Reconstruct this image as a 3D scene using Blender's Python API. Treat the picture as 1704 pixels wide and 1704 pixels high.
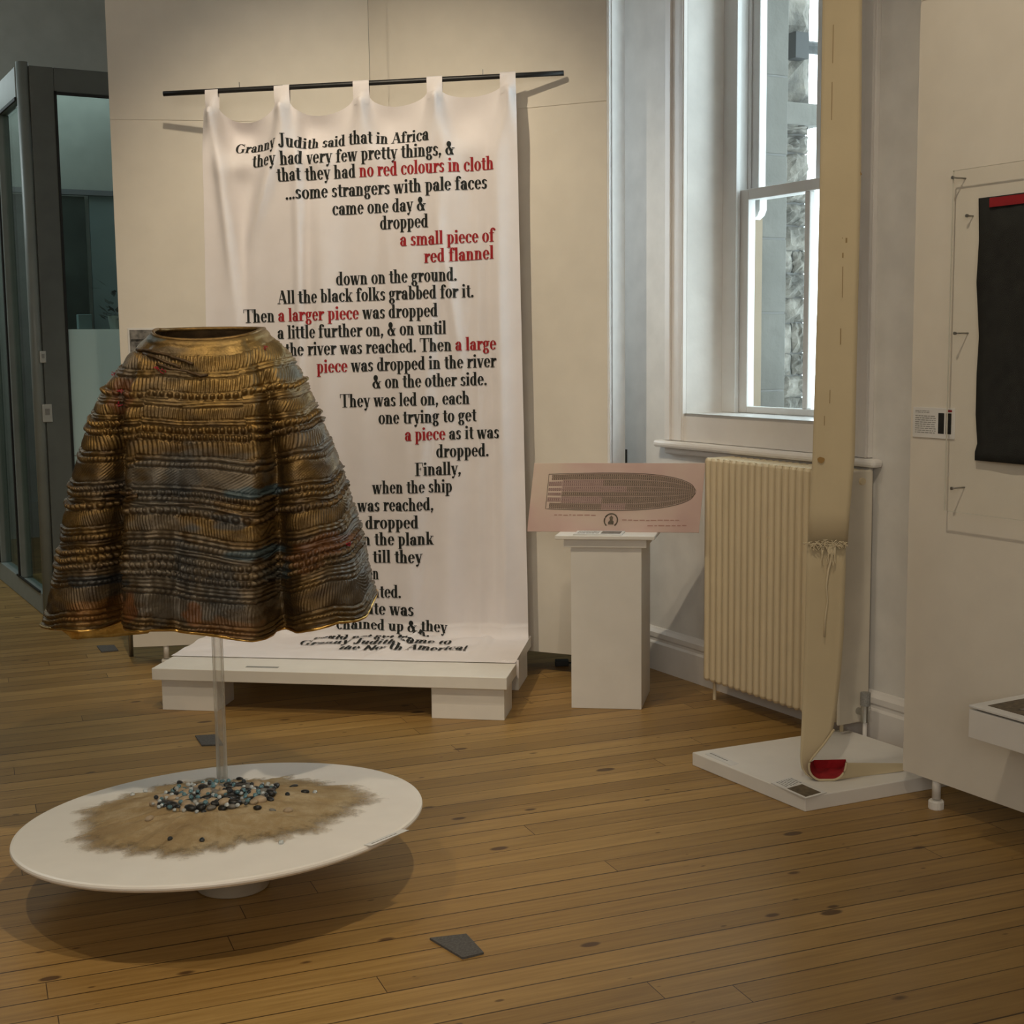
import bpy, bmesh, math, random
import numpy as np
from mathutils import Vector, Matrix
random.seed(7); rng = np.random.default_rng(5)
S = bpy.context.scene
COL = S.collection
PI = math.pi
for o in list(bpy.data.objects): bpy.data.objects.remove(o)

# ------------------------------------------------------------------ camera
FOC, CEN, EYE = 2300.0, 852.0, 1.55            # focal length in pixels of a 1704 px frame, eye height
TILT, ROLL = math.atan(.12), .011
FW = np.array([0, math.cos(TILT), -math.sin(TILT)])
R0 = np.array([1, 0, 0.]); D0 = np.cross(FW, R0)
IX = math.cos(ROLL)*R0 + math.sin(ROLL)*D0; IY = -math.sin(ROLL)*R0 + math.cos(ROLL)*D0
cd = bpy.data.cameras.new('camera'); cam = bpy.data.objects.new('camera', cd); COL.objects.link(cam)
cd.sensor_width = 36; cd.lens = 36*FOC/1704; cd.clip_start = .05; cd.clip_end = 200
Mx = Matrix(((IX[0], -IY[0], -FW[0]), (IX[1], -IY[1], -FW[1]), (IX[2], -IY[2], -FW[2]))).to_4x4()
Mx.translation = (0, 0, EYE); cam.matrix_world = Mx
S.camera = cam

# ------------------------------------------------------------------ world, exposure, lamps
S.view_settings.view_transform = 'Standard'; S.view_settings.look = 'None'
S.view_settings.gamma = 1; S.view_settings.use_curve_mapping = False
S.view_settings.exposure = 0.45
W = bpy.data.worlds.new('overcast_sky'); S.world = W; W.use_nodes = True
W.node_tree.nodes['Background'].inputs[0].default_value = (.80, .93, 1, 1)
W.node_tree.nodes['Background'].inputs[1].default_value = 4.0
def lamp(name, kind, loc, aim, power, col, **k):
    d = bpy.data.lights.new(name, kind); d.energy = power; d.color = col
    for a, b in k.items(): setattr(d, a, b)
    o = bpy.data.objects.new(name, d); COL.objects.link(o); o.location = loc
    o.rotation_euler = (Vector(aim)-Vector(loc)).to_track_quat('-Z', 'Y').to_euler(); return o
WARM = (1, .85, .63); DAY = (.80, .92, 1)
lamp('spot_banner', 'SPOT', (-.95, 4.2, 4.05), (-.60, 6.6, 1.55), 160, WARM, spot_size=1.12, spot_blend=.8, shadow_soft_size=.04)
lamp('spot_cape', 'SPOT', (.35, 2.3, 4.05), (-.8, 3.95, .9), 120, WARM, spot_size=.9, spot_blend=.7, shadow_soft_size=.05)
lamp('spot_disc', 'SPOT', (-1.9, 2.9, 4.05), (-.8, 3.9, .5), 62, WARM, spot_size=.9, spot_blend=.7, shadow_soft_size=.05)
lamp('spot_panel', 'SPOT', (.35, 2.2, 4.05), (1.75, 4.1, 2.1), 95, WARM, spot_size=1.0, spot_blend=.9, shadow_soft_size=.05)
lamp('spot_corner', 'SPOT', (-.5, 3.9, 4.05), (.55, 5.7, .5), 45, WARM, spot_size=.75, spot_blend=.9, shadow_soft_size=.05)
lamp('daylight_rear_windows', 'AREA', (-.6, -2.6, 2.6), (-.2, 5, 1.0), 62, (1, .93, .82), shape='RECTANGLE', size=3.2, size_y=2.0)  # unseen area lamp added as soft fill from behind the camera
lamp('daylight_lobby_windows', 'AREA', (-3.3, 9.35, 3.3), (-3.0, 9.3, 0.0), 7.5, (.80, .94, .95), shape='RECTANGLE', size=1.6, size_y=1.4)  # added area lamp, standing in for daylight from an unseen lobby window
lamp('daylight_hall_windows', 'AREA', (-5.2, 8.6, 4.0), (-4.2, 9.6, 0.0), 34, (.80, .94, .95), shape='RECTANGLE', size=1.6, size_y=1.4)  # second added area lamp, brightens the upper wall beyond the lobby
lamp('daylight_side_window', 'AREA', (-1.2, 7.75, 2.5), (.85, 6.5, 2.2), 4.5, DAY, shape='RECTANGLE', size=.9, size_y=1.8, spread=1.3)  # unseen area lamp behind the panels, in place of a supposed window

# ------------------------------------------------------------------ building axes and rays
A0 = np.array([.66736, 6.57184, 0]); U = np.array([.48919, -.87218, 0]); N = np.array([.87218, .48919, 0]); Z = np.array([0, 0, 1.])
OC = np.array([0, 0, EYE])
def ray(px, py): return FW + IX*((px-CEN)/FOC) + IY*((py-CEN)/FOC)
def fl(px, py, z=0.): v = ray(px, py); return OC + v*((z-EYE)/v[2])
def aty(px, py, y): v = ray(px, py); return OC + v*(y/v[1])
def onpl(px, py, p0, nn): v = ray(px, py); return OC + v*(((p0-OC) @ nn)/(v @ nn))
def wp(s, k, z): return A0 + U*s + N*k + Z*z          # point by distance along / behind the window wall
def V(*a): return np.array(a, float)

# ------------------------------------------------------------------ materials
def nodes(name):
    m = bpy.data.materials.new(name); m.use_nodes = True; t = m.node_tree
    return m, t, t.nodes, t.links, t.nodes['Principled BSDF']
def mix(t, fac, a, b):
    n = t.nodes.new('ShaderNodeMix'); n.data_type = 'RGBA'
    for i, v in ((0, fac), (6, a), (7, b)):
        if hasattr(v, 'is_linked') or hasattr(v, 'links'): t.links.new(v, n.inputs[i])
        else: n.inputs[i].default_value = v if i == 0 else (*v, 1)
    return n.outputs[2]
def mth(t, op, a, b=0., c=None):
    n = t.nodes.new('ShaderNodeMath'); n.operation = op
    for i, v in enumerate((a, b, c)):
        if v is None: continue
        if isinstance(v, (int, float)): n.inputs[i].default_value = v
        else: t.links.new(v, n.inputs[i])
    return n.outputs[0]
def noise(t, vec, scale, detail=3, rough=.5):
    n = t.nodes.new('ShaderNodeTexNoise'); n.inputs['Scale'].default_value = scale
    n.inputs['Detail'].default_value = detail; n.inputs['Roughness'].default_value = rough
    if vec is not None: t.links.new(vec, n.inputs['Vector'])
    return n.outputs['Fac']
def ramp(t, fac, stops):
    n = t.nodes.new('ShaderNodeValToRGB'); t.links.new(fac, n.inputs[0])
    e = n.color_ramp.elements
    while len(e) < len(stops): e.new(.5)
    for i, (p, c) in enumerate(stops): e[i].position = p; e[i].color = (*c, 1) if len(c) == 3 else c
    return n.outputs[0]
def coord(t, kind='Object', scale=(1, 1, 1), rot=(0, 0, 0)):
    c = t.nodes.new('ShaderNodeTexCoord'); m = t.nodes.new('ShaderNodeMapping')
    m.inputs['Scale'].default_value = scale; m.inputs['Rotation'].default_value = rot
    t.links.new(c.outputs[kind], m.inputs[0]); return m.outputs[0]
def bump(t, h, b, dist=.01, strength=.5):
    n = t.nodes.new('ShaderNodeBump'); n.inputs['Distance'].default_value = dist; n.inputs['Strength'].default_value = strength
    t.links.new(h, n.inputs['Height']); t.links.new(n.outputs[0], b.inputs['Normal'])
def plain(name, col, rough=.5, metal=0., var=.06, scale=8., bmp=0., bscale=60., spec=.4):
    m, t, N_, L, b = nodes(name)
    v = coord(t); f = noise(t, v, scale, 4)
    d = tuple(max(0, c*(1-var)) for c in col); h = tuple(min(1, c*(1+var)) for c in col)
    L.new(ramp(t, f, ((.3, d), (.7, h))), b.inputs['Base Color'])
    b.inputs['Roughness'].default_value = rough; b.inputs['Metallic'].default_value = metal
    b.inputs['Specular IOR Level'].default_value = spec
    if bmp: bump(t, noise(t, v, bscale, 4), b, .004, bmp)
    return m
M_wall = plain('wall_paint', (.70, .68, .65), .75, bmp=.08)
M_panel = plain('panel_paint', (.72, .67, .585), .7, var=.03, bmp=.05)
M_edge = plain('panel_edge_paint', (.78, .77, .76), .45, var=.05, scale=14)
M_groove = plain('groove_shadow_gap', (.16, .16, .16), .8)
M_gloss = plain('white_gloss_paint', (.76, .73, .70), .35, var=.03)
M_sash = plain('sash_gloss_paint', (.62, .62, .61), .3, var=.03)
M_tan = plain('outer_frame_paint', (.17, .125, .075), .5)
M_white = plain('white_plinth_paint', (.76, .735, .69), .5, var=.03, bmp=.03)
M_bench = plain('bench_paint', (.74, .71, .655), .45, var=.03)
M_disc = plain('white_lacquer', (.84, .80, .74), .35, var=.03)
M_black = plain('black_pole_paint', (.012, .012, .012), .4)
M_soot = plain('black_board', (.02, .022, .022), .6)
M_rad = plain('radiator_enamel', (.68, .57, .385), .38, var=.03)
M_radend = plain('radiator_end_enamel', (.66, .60, .50), .45, var=.08, scale=5)
M_grey = plain('grey_frame_coating', (.125, .138, .128), .45, var=.08)
M_greyl = plain('grey_post_coating', (.25, .275, .26), .4, var=.08)
M_seal = plain('black_rubber_seal', (.012, .012, .011), .6)
M_plate = plain('brushed_steel_plate', (.50, .50, .47), .4, metal=.6)
M_steel = plain('steel', (.35, .34, .32), .35, metal=.9)
M_chrome = plain('chrome_valve', (.5, .5, .48), .25, metal=1)
M_carpet = plain('grey_carpet_tile', (.105, .10, .095), .95, var=.25, scale=150, bmp=.5, bscale=400)
M_pink = None
M_ink = plain('black_lettering_ink', (.012, .014, .012), .8)
M_red = plain('red_lettering_ink', (.33, .012, .016), .8)
M_paper = plain('white_label_card', (.70, .69, .67), .6)
M_greytext = plain('grey_print', (.25, .245, .23), .8, var=.2, scale=200)
M_photo = plain('brown_photo_print', (.10, .075, .045), .5, var=.5, scale=60)
M_photog = plain('grey_photo_print', (.15, .14, .125), .5, var=.6, scale=40)
M_darkcloth = plain('black_woven_cloth', (.016, .0165, .015), .85, var=.35, scale=30, bmp=.4, bscale=250)
M_redcloth = plain('red_cloth_patch', (.28, .012, .018), .9, var=.15, scale=60)
M_redline = plain('red_felt_lining', (.30, .006, .01), .9, var=.2, scale=30)
def mk_teal():
    m, t, N_, L, b = nodes('frosted_film'); b.inputs['Base Color'].default_value = (.74, .85, .84, 1); b.inputs['Roughness'].default_value = .7
    tl = N_.new('ShaderNodeBsdfTranslucent'); tl.inputs[0].default_value = (.80, .92, .91, 1); mx = N_.new('ShaderNodeMixShader'); mx.inputs[0].default_value = .5
    L.new(b.outputs[0], mx.inputs[1]); L.new(tl.outputs[0], mx.inputs[2]); L.new(mx.outputs[0], N_['Material Output'].inputs[0]); return m
M_teal = mk_teal()
M_lwall = plain('lobby_wall_paint', (.42, .43, .40), .8)
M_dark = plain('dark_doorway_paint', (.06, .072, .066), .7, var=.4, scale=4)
M_blue = plain('blue_grey_blind', (.24, .30, .31), .7, var=.06)
M_lilac = plain('lilac_blind_rail', (.22, .22, .24), .6)
M_leaf = plain('dark_leaf', (.05, .06, .05), .6)
M_stoneD = None

def glass(name, tint=(1, 1, 1), gl=.08):
    m, t, N_, L, b = nodes(name)
    tr = N_.new('ShaderNodeBsdfTransparent'); tr.inputs[0].default_value = (*tint, 1)
    g = N_.new('ShaderNodeBsdfGlossy'); g.inputs['Roughness'].default_value = .02
    mx = N_.new('ShaderNodeMixShader'); fr = N_.new('ShaderNodeLayerWeight'); fr.inputs[0].default_value = .5
    L.new(mth(t, 'MULTIPLY_ADD', mth(t, 'POWER', fr.outputs['Facing'], 5), gl*5, gl*.3), mx.inputs[0]); L.new(tr.outputs[0], mx.inputs[1]); L.new(g.outputs[0], mx.inputs[2])
    L.new(mx.outputs[0], N_['Material Output'].inputs[0]); return m
M_glass = glass('window_glass', (.97, .99, .98), .09)
M_doorglass = glass('green_door_glass', (.80, .87, .85), .08)
M_acryl = glass('thin_acrylic_sheet', (.99, .99, .985), .03)
def mk_rod():
    m, t, N_, L, b = nodes('clear_acrylic')
    tr = N_.new('ShaderNodeBsdfTransparent'); tr.inputs[0].default_value = (.97, .965, .95, 1)
    b.inputs['Base Color'].default_value = (.82, .79, .72, 1); b.inputs['Roughness'].default_value = .08
    lw = N_.new('ShaderNodeLayerWeight'); lw.inputs[0].default_value = .35
    mx = N_.new('ShaderNodeMixShader'); L.new(mth(t, 'MULTIPLY_ADD', mth(t, 'POWER', lw.outputs['Facing'], 1.5), .95, .06), mx.inputs[0])
    L.new(tr.outputs[0], mx.inputs[1]); L.new(b.outputs[0], mx.inputs[2]); L.new(mx.outputs[0], N_['Material Output'].inputs[0]); return m
M_rod = mk_rod()
def mk_bead(name, col):
    m, t, N_, L, b = nodes(name)
    b.inputs['Base Color'].default_value = (*col, 1); b.inputs['Roughness'].default_value = .05
    b.inputs['Transmission Weight'].default_value = .6; b.inputs['IOR'].default_value = 1.6; return m
M_bclear = mk_bead('clear_glass_bead', (.75, .80, .80)); M_bblue = mk_bead('blue_glass_bead', (.20, .38, .44)); M_bdark = mk_bead('smoky_glass_bead', (.05, .06, .07))
M_pblack = plain('black_pebble', (.018, .018, .017), .35, var=.3, scale=40)
M_pbeige = plain('beige_pebble', (.38, .29, .19), .5, var=.25, scale=40)
M_pgrey = plain('grey_pebble', (.17, .16, .14), .5, var=.25, scale=40)

def mk_floor():
    m, t, N_, L, b = nodes('pine_boards')
    ang = math.atan2(.3676, .93)
    v = coord(t, 'Object', rot=(0, 0, -ang))
    sp = N_.new('ShaderNodeSeparateXYZ'); L.new(v, sp.inputs[0])
    w = .096
    yy = mth(t, 'DIVIDE', sp.outputs[1], w); idx = mth(t, 'FLOOR', yy); fr = mth(t, 'FRACT', yy)
    wn = N_.new('ShaderNodeTexWhiteNoise'); wn.noise_dimensions = '1D'; L.new(idx, wn.inputs['W'])
    xx = mth(t, 'ADD', mth(t, 'DIVIDE', sp.outputs[0], 2.9), mth(t, 'MULTIPLY', wn.outputs['Value'], 7.3))
    fx = mth(t, 'FRACT', xx); ix = mth(t, 'FLOOR', xx)
    wn2 = N_.new('ShaderNodeTexWhiteNoise'); wn2.noise_dimensions = '2D'
    cb = N_.new('ShaderNodeCombineXYZ'); L.new(idx, cb.inputs[0]); L.new(ix, cb.inputs[1]); L.new(cb.outputs[0], wn2.inputs['Vector'])
    # gaps: some boards nearly tight, others with a strong dark joint
    gw = mth(t, 'MULTIPLY_ADD', wn.outputs['Value'], .045, .022)
    gap = mth(t, 'LESS_THAN', fr, gw); endg = mth(t, 'LESS_THAN', fx, .0008)
    gap = mth(t, 'MAXIMUM', gap, endg)
    # grain
    cg = N_.new('ShaderNodeCombineXYZ'); L.new(mth(t, 'MULTIPLY', sp.outputs[0], 3.), cg.inputs[0])
    L.new(mth(t, 'MULTIPLY', sp.outputs[1], 60.), cg.inputs[1]); L.new(mth(t, 'MULTIPLY', wn2.outputs['Value'], 40), cg.inputs[2])
    gr = noise(t, cg.outputs[0], 1.0, 6, .65)
    col = ramp(t, gr, ((.25, (.26, .150, .042)), (.75, (.48, .310, .108))))
    tone = ramp(t, wn2.outputs['Value'], ((0., (.74, .70, .62)), (.5, (.96, .93, .88)), (1., (1.1, 1.08, 1.06))))
    mm = N_.new('ShaderNodeMix'); mm.data_type = 'RGBA'; mm.blend_type = 'MULTIPLY'; mm.inputs[0].default_value = 1
    L.new(col, mm.inputs[6]); L.new(tone, mm.inputs[7]); col = mm.outputs[2]
    # worn blotches
    col = mix(t, mth(t, 'MULTIPLY', noise(t, v, 2.2, 5), .35), col, (.22, .115, .04))
    # knots: elliptical, dark
    def knots(sx, sy, thr, soft, dens, seed):
        ck = N_.new('ShaderNodeCombineXYZ'); L.new(mth(t, 'MULTIPLY', sp.outputs[0], sx), ck.inputs[0])
        L.new(mth(t, 'MULTIPLY', sp.outputs[1], sy), ck.inputs[1]); ck.inputs[2].default_value = seed
        vo = N_.new('ShaderNodeTexVoronoi'); vo.inputs['Scale'].default_value = 1; L.new(ck.outputs[0], vo.inputs['Vector'])
        sc = N_.new('ShaderNodeSeparateColor'); L.new(vo.outputs['Color'], sc.inputs[0])
        r = mth(t, 'MULTIPLY', mth(t, 'GREATER_THAN', sc.outputs[0], 1-dens), mth(t, 'MULTIPLY_ADD', sc.outputs[1], thr*.7, thr*.4))
        mr = N_.new('ShaderNodeMapRange'); L.new(mth(t, 'SUBTRACT', r, vo.outputs['Distance']), mr.inputs[0])
        mr.inputs[1].default_value = 0; mr.inputs[2].default_value = soft; return mr.outputs[0]
    k1 = knots(4.0, 8.5, .16, .04, .6, .3); k2 = knots(8, 17, .12, .05, .45, 4.1)
    col = mix(t, mth(t, 'MULTIPLY', k1, .85), col, (.055, .022, .008))
    col = mix(t, mth(t, 'MULTIPLY', k2, .75), col, (.07, .03, .01))
    col = mix(t, mth(t, 'MULTIPLY', gap, .9), col, (.035, .016, .006))
    L.new(col, b.inputs['Base Color'])
    L.new(mth(t, 'MULTIPLY_ADD', gr, .22, .30), b.inputs['Roughness'])
    b.inputs['Specular IOR Level'].default_value = .35
    hh = mth(t, 'SUBTRACT', mth(t, 'MULTIPLY', gr, .12), gap); bump(t, hh, b, .003, .45)
    return m
M_floor = mk_floor()

def mk_cloth(name, col, trans=.25, weave=900, wr=8):
    m, t, N_, L, b = nodes(name)
    v = coord(t); b.inputs['Roughness'].default_value = .9; b.inputs['Specular IOR Level'].default_value = .15
    L.new(ramp(t, noise(t, v, wr, 4), ((.3, tuple(c*.95 for c in col)), (.7, col))), b.inputs['Base Color'])
    b.inputs['Sheen Weight'].default_value = .15
    bump(t, noise(t, v, weave, 2), b, .001, .35)
    if trans:
        tl = N_.new('ShaderNodeBsdfTranslucent'); tl.inputs[0].default_value = (*col, 1)
        mx = N_.new('ShaderNodeMixShader'); mx.inputs[0].default_value = trans
        L.new(b.outputs[0], mx.inputs[1]); L.new(tl.outputs[0], mx.inputs[2]); L.new(mx.outputs[0], N_['Material Output'].inputs[0])
    return m
M_banner = mk_cloth('white_banner_cloth', (.86, .81, .81), .08)
M_canvas = mk_cloth('cream_canvas_felt', (.60, .50, .325), .05, 500)

def mk_pink():
    m, t, N_, L, b = nodes('pink_toned_print_paper')
    v = coord(t); f = noise(t, v, 2.6, 3)
    L.new(ramp(t, f, ((.35, (.56, .44, .355)), (.5, (.53, .37, .32)), (.68, (.45, .285, .25)))), b.inputs['Base Color'])
    b.inputs['Roughness'].default_value = .5; return m
M_pink = mk_pink()
def mk_hatch(name, c0, c1, sx, sz):
    m, t, N_, L, b = nodes(name)
    c = N_.new('ShaderNodeUVMap'); sp = N_.new('ShaderNodeSeparateXYZ'); L.new(c.outputs[0], sp.inputs[0])
    a = mth(t, 'SINE', mth(t, 'MULTIPLY', sp.outputs[0], sx)); d = mth(t, 'SINE', mth(t, 'MULTIPLY', sp.outputs[1], sz))
    mm = mth(t, 'MULTIPLY_ADD', mth(t, 'MULTIPLY', a, mth(t, 'MULTIPLY_ADD', d, .5, .5)), .5, .5)
    f = mth(t, 'MULTIPLY_ADD', noise(t, c.outputs[0], 30, 2), .5, mth(t, 'MULTIPLY', mm, .7))
    L.new(ramp(t, f, ((.25, c0), (.85, c1))), b.inputs['Base Color']); b.inputs['Roughness'].default_value = .55
    return m
M_hatchA = mk_hatch('dark_hatched_ink', (.03, .02, .012), (.33, .23, .17), 520, 36)
M_hatchB = mk_hatch('reddish_hatched_ink', (.13, .07, .06), (.40, .27, .23), 520, 36)

def mk_stone(name, rough_faced):
    m, t, N_, L, b = nodes(name)
    v = coord(t)
    f = noise(t, v, 5 if rough_faced else 3, 8, .65)
    if rough_faced: c = ramp(t, f, ((.25, (.012, .013, .013)), (.42, (.07, .067, .058)), (.58, (.145, .135, .115)), (.75, (.23, .22, .195))))
    else: c = ramp(t, f, ((.3, (.078, .076, .067)), (.7, (.115, .112, .10))))
    L.new(c, b.inputs['Base Color']); b.inputs['Roughness'].default_value = .9
    bump(t, noise(t, v, 18, 6), b, .03 if rough_faced else .006, .7); return m
M_ashlar = mk_stone('smooth_ashlar_stone', False); M_rubble = mk_stone('rough_faced_stone', True)
M_mortar = plain('stone_mortar', (.13, .13, .125), .95)

def mk_sand():
    m, t, N_, L, b = nodes('brown_sand')
    v = coord(t); a = noise(t, v, 9, 6, .7); g = noise(t, v, 350, 2)
    c = ramp(t, a, ((.3, (.25, .165, .075)), (.5, (.36, .26, .13)), (.7, (.50, .40, .25))))
    c = mix(t, mth(t, 'MULTIPLY', g, .3), c, (.14, .08, .03))
    L.new(c, b.inputs['Base Color']); b.inputs['Roughness'].default_value = .9
    at = N_.new('ShaderNodeAttribute'); at.attribute_name = 'cover'
    cov = mth(t, 'ADD', at.outputs['Fac'], mth(t, 'MULTIPLY_ADD', noise(t, v, 45, 5, .7), 1.1, -.55))
    tr = N_.new('ShaderNodeBsdfTransparent'); mx = N_.new('ShaderNodeMixShader')
    mr = N_.new('ShaderNodeMapRange'); L.new(cov, mr.inputs[0]); mr.inputs[1].default_value = .1; mr.inputs[2].default_value = .75
    L.new(mr.outputs[0], mx.inputs[0]); L.new(tr.outputs[0], mx.inputs[1]); L.new(b.outputs[0], mx.inputs[2])
    L.new(mx.outputs[0], N_['Material Output'].inputs[0])
    bump(t, g, b, .003, .6); return m
M_sand = mk_sand()

def mk_cape():
    m, t, N_, L, b = nodes('gilded_embossed_fabric')
    at = N_.new('ShaderNodeVertexColor'); at.layer_name = 'paint'
    v = coord(t); f = noise(t, v, 38, 6, .7); f2 = noise(t, v, 140, 3)
    c = mix(t, mth(t, 'MULTIPLY', f, .75), at.outputs['Color'], (.03, .018, .008))
    L.new(c, b.inputs['Base Color'])
    L.new(mth(t, 'MULTIPLY', at.outputs['Alpha'], .85), b.inputs['Metallic'])
    L.new(mth(t, 'MULTIPLY_ADD', f, .3, .27), b.inputs['Roughness'])
    bump(t, mth(t, 'ADD', mth(t, 'MULTIPLY', f2, .5), f), b, .004, .6)
    return m
M_cape = mk_cape()
M_gold = plain('gold_leaf_lining', (.55, .33, .09), .3, metal=1, var=.25, scale=30, bmp=.5, bscale=60)
M_capein = plain('dark_bronze_lining', (.07, .042, .018), .55, metal=.4, var=.4, scale=20, bmp=.6)
M_redthread = plain('red_thread', (.35, .01, .03), .8)
M_string = plain('frayed_cream_thread', (.63, .54, .37), .9)
M_stain = plain('rust_stain', (.33, .20, .07), .9)

# ------------------------------------------------------------------ mesh helpers
class MB:
    def __init__(s): s.v = []; s.f = []; s.uv = None
    def add(s, vs, fs):
        b = len(s.v); s.v += [tuple(map(float, p)) for p in vs]; s.f += [tuple(i+b for i in f) for f in fs]; return s
    def box(s, p, ex, ey, ez):
        p, ex, ey, ez = map(np.asarray, (p, ex, ey, ez))
        c = [p+a*ex+b*ey+d*ez for d in (0, 1) for b in (0, 1) for a in (0, 1)]
        return s.add(c, [(0, 2, 3, 1), (4, 5, 7, 6), (0, 1, 5, 4), (2, 6, 7, 3), (0, 4, 6, 2), (1, 3, 7, 5)])
    def wbox(s, s0, s1, k0, k1, z0, z1): return s.box(wp(s0, k0, z0), U*(s1-s0), N*(k1-k0), Z*(z1-z0))
    def prism(s, pts, vec):
        n = len(pts); vec = np.asarray(vec, float); P = [np.asarray(p, float) for p in pts]
        fs = [tuple(range(n))[::-1], tuple(range(n, 2*n))]+[(i, (i+1) % n, n+(i+1) % n, n+i) for i in range(n)]
        return s.add(P+[p+vec for p in P], fs)
    def tube(s, path, r, n=12, cap=True):
        P = [np.asarray(p, float) for p in path]; rs = r if hasattr(r, '__len__') else [r]*len(P); vs = []; fs = []
        for i, p in enumerate(P):
            d = P[min(i+1, len(P)-1)]-P[max(i-1, 0)]; d /= np.linalg.norm(d)
            a = np.cross(d, Z if abs(d[2]) < .9 else R0); a /= np.linalg.norm(a); b = np.cross(d, a)
            vs += [p+rs[i]*(math.cos(2*PI*j/n)*a+math.sin(2*PI*j/n)*b) for j in range(n)]
        for i in range(len(P)-1): fs += [(i*n+j, i*n+(j+1) % n, (i+1)*n+(j+1) % n, (i+1)*n+j) for j in range(n)]
        if cap: fs += [tuple(range(n))[::-1], tuple(range((len(P)-1)*n, len(P)*n))]
        return s.add(vs, fs)
    def lathe(s, prof, c, n=48, tilt=None):
        c = np.asarray(c, float); vs = []; fs = []; m = len(prof)
        for r, z in prof:
            for j in range(n):
                p = V(r*math.cos(2*PI*j/n), r*math.sin(2*PI*j/n), z)
                if tilt is not None: p = tilt @ p
                vs.append(c+p)
        for i in range(m-1): fs += [(i*n+j, i*n+(j+1) % n, (i+1)*n+(j+1) % n, (i+1)*n+j) for j in range(n)]
        fs += [tuple(range(n))[::-1], tuple(range((m-1)*n, m*n))]
        return s.add(vs, fs)
    def grid(s, G):
        G = np.asarray(G); a, b = G.shape[:2]
        return s.add(G.reshape(-1, 3), [(i*b+j, i*b+j+1, (i+1)*b+j+1, (i+1)*b+j) for i in range(a-1) for j in range(b-1)])
    def build(s, name, mat, parent=None, smooth=False, bevel=0, solid=0, org=None, soff=0.):
        vs = np.array(s.v, float)
        if parent is not None: org = np.array(parent['_o'])
        elif org is None:
            lo, hi = vs.min(0), vs.max(0); org = np.array([(lo[0]+hi[0])/2, (lo[1]+hi[1])/2, lo[2]])
        me = bpy.data.meshes.new(name); me.from_pydata((vs-org).tolist(), [], s.f); me.validate()
        bm = bmesh.new(); bm.from_mesh(me); bmesh.ops.recalc_face_normals(bm, faces=bm.faces); bm.to_mesh(me); bm.free()
        if smooth: me.polygons.foreach_set('use_smooth', [True]*len(me.polygons))
        me.materials.append(mat)
        o = bpy.data.objects.new(name, me); COL.objects.link(o); o['_o'] = [float(x) for x in org]
        if parent is not None: o.parent = parent
        else: o.location = org
        if solid: d = o.modifiers.new('thickness', 'SOLIDIFY'); d.thickness = solid; d.offset = soff
        if bevel:
            d = o.modifiers.new('bevel', 'BEVEL'); d.width = bevel; d.segments = 2; d.limit_method = 'ANGLE'
        return o
def tag(o, label=None, cat=None, group=None, kind=None):
    for k, v in (('label', label), ('category', cat), ('group', group), ('kind', kind)):
        if v: o[k] = v
    return o
def thing(name, loc, label, cat, group=None):
    o = bpy.data.objects.new(name, None); COL.objects.link(o); o.location = loc; o.empty_display_size = .05
    o['_o'] = [float(x) for x in loc]; return tag(o, label, cat, group)
def struct(o): o['kind'] = 'structure'; return o

# ------------------------------------------------------------------ floor, walls, ceiling
HT = 4.3
SB, SF, KL = -6.6, 9.6, -9.0        # back wall, front wall along U; left wall along N
c4 = [wp(SB, KL, 0), wp(SF, KL, 0), wp(SF, .6, 0), wp(SB, .6, 0)]
struct(MB().prism([p-Z*.05 for p in c4], Z*.05).build('floor', M_floor, org=V(0, 0, 0)))
struct(MB().prism([p+Z*HT for p in c4], Z*.1).build('ceiling', M_wall))
struct(MB().wbox(SB-.15, SB, KL, .6, 0, HT).build('wall_back', M_lwall))
struct(MB().wbox(SB, SF, KL-.15, KL, 0, HT).build('wall_left', M_wall))
struct(MB().wbox(SF, SF+.15, KL, .6, 0, HT).build('wall_front', M_wall))
S0, S1, ZB, ZT = .276, 1.34, 1.236, 3.62       # window opening in the wall
KT = .515                                      # wall thickness
w = MB()
w.wbox(SB, S0, 0, KT, 0, HT); w.wbox(S1, SF, 0, KT, 0, HT); w.wbox(S0, S1, 0, KT, 0, ZB-.012); w.wbox(S0, S1, 0, KT, ZT, HT)
struct(w.build('wall_right', M_wall))
# baseboard with stepped moulding
b = MB()
for a, e in ((-2.2, 2.9),):
    prof = [(0, 0), (-.026, 0), (-.026, .13), (-.018, .14), (-.018, .152), (-.024, .16), (-.024, .182), (-.012, .196), (-.006, .205), (0, .205)]
    b.prism([wp(a, k, z) for k, z in prof], U*(e-a))
struct(b.build('baseboard_right', M_gloss))

# ------------------------------------------------------------------ window
win = thing('window_1', wp(S0, 0, ZB), None, None); win['kind'] = 'structure'
SC = .822                                      # glazing bar, centre of the sashes
SL, SR = .382, 1.262
f = MB()                                        # architrave, two-step, around the opening
for a, e, z0, z1 in ((S0-.13, S0, 1.11, ZT+.13), (S1, S1+.13, 1.11, ZT+.13), (S0, S1, ZT, ZT+.13)):
    f.wbox(a, e, -.022, 0, z0, z1)
for a, e in ((S0-.125, S0-.085), (S1+.085, S1+.125)): f.wbox(a, e, -.034, -.022, 1.11, ZT+.09)
for a, e in ((S0-.03, S0-.004), (S1+.004, S1+.03)): f.wbox(a, e, -.027, -.022, 1.11, ZT)
f.build('architrave', M_gloss, win, bevel=.004)
MB().wbox(S0-.01, S1+.01, -.012, -.0, 1.11, ZB).build('apron_board', M_gloss, win)
MB().wbox(S0-.19, S1+.19, -.055, -.001, 1.075, 1.108).build('sill_nosing', M_gloss, win, bevel=.012)
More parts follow.
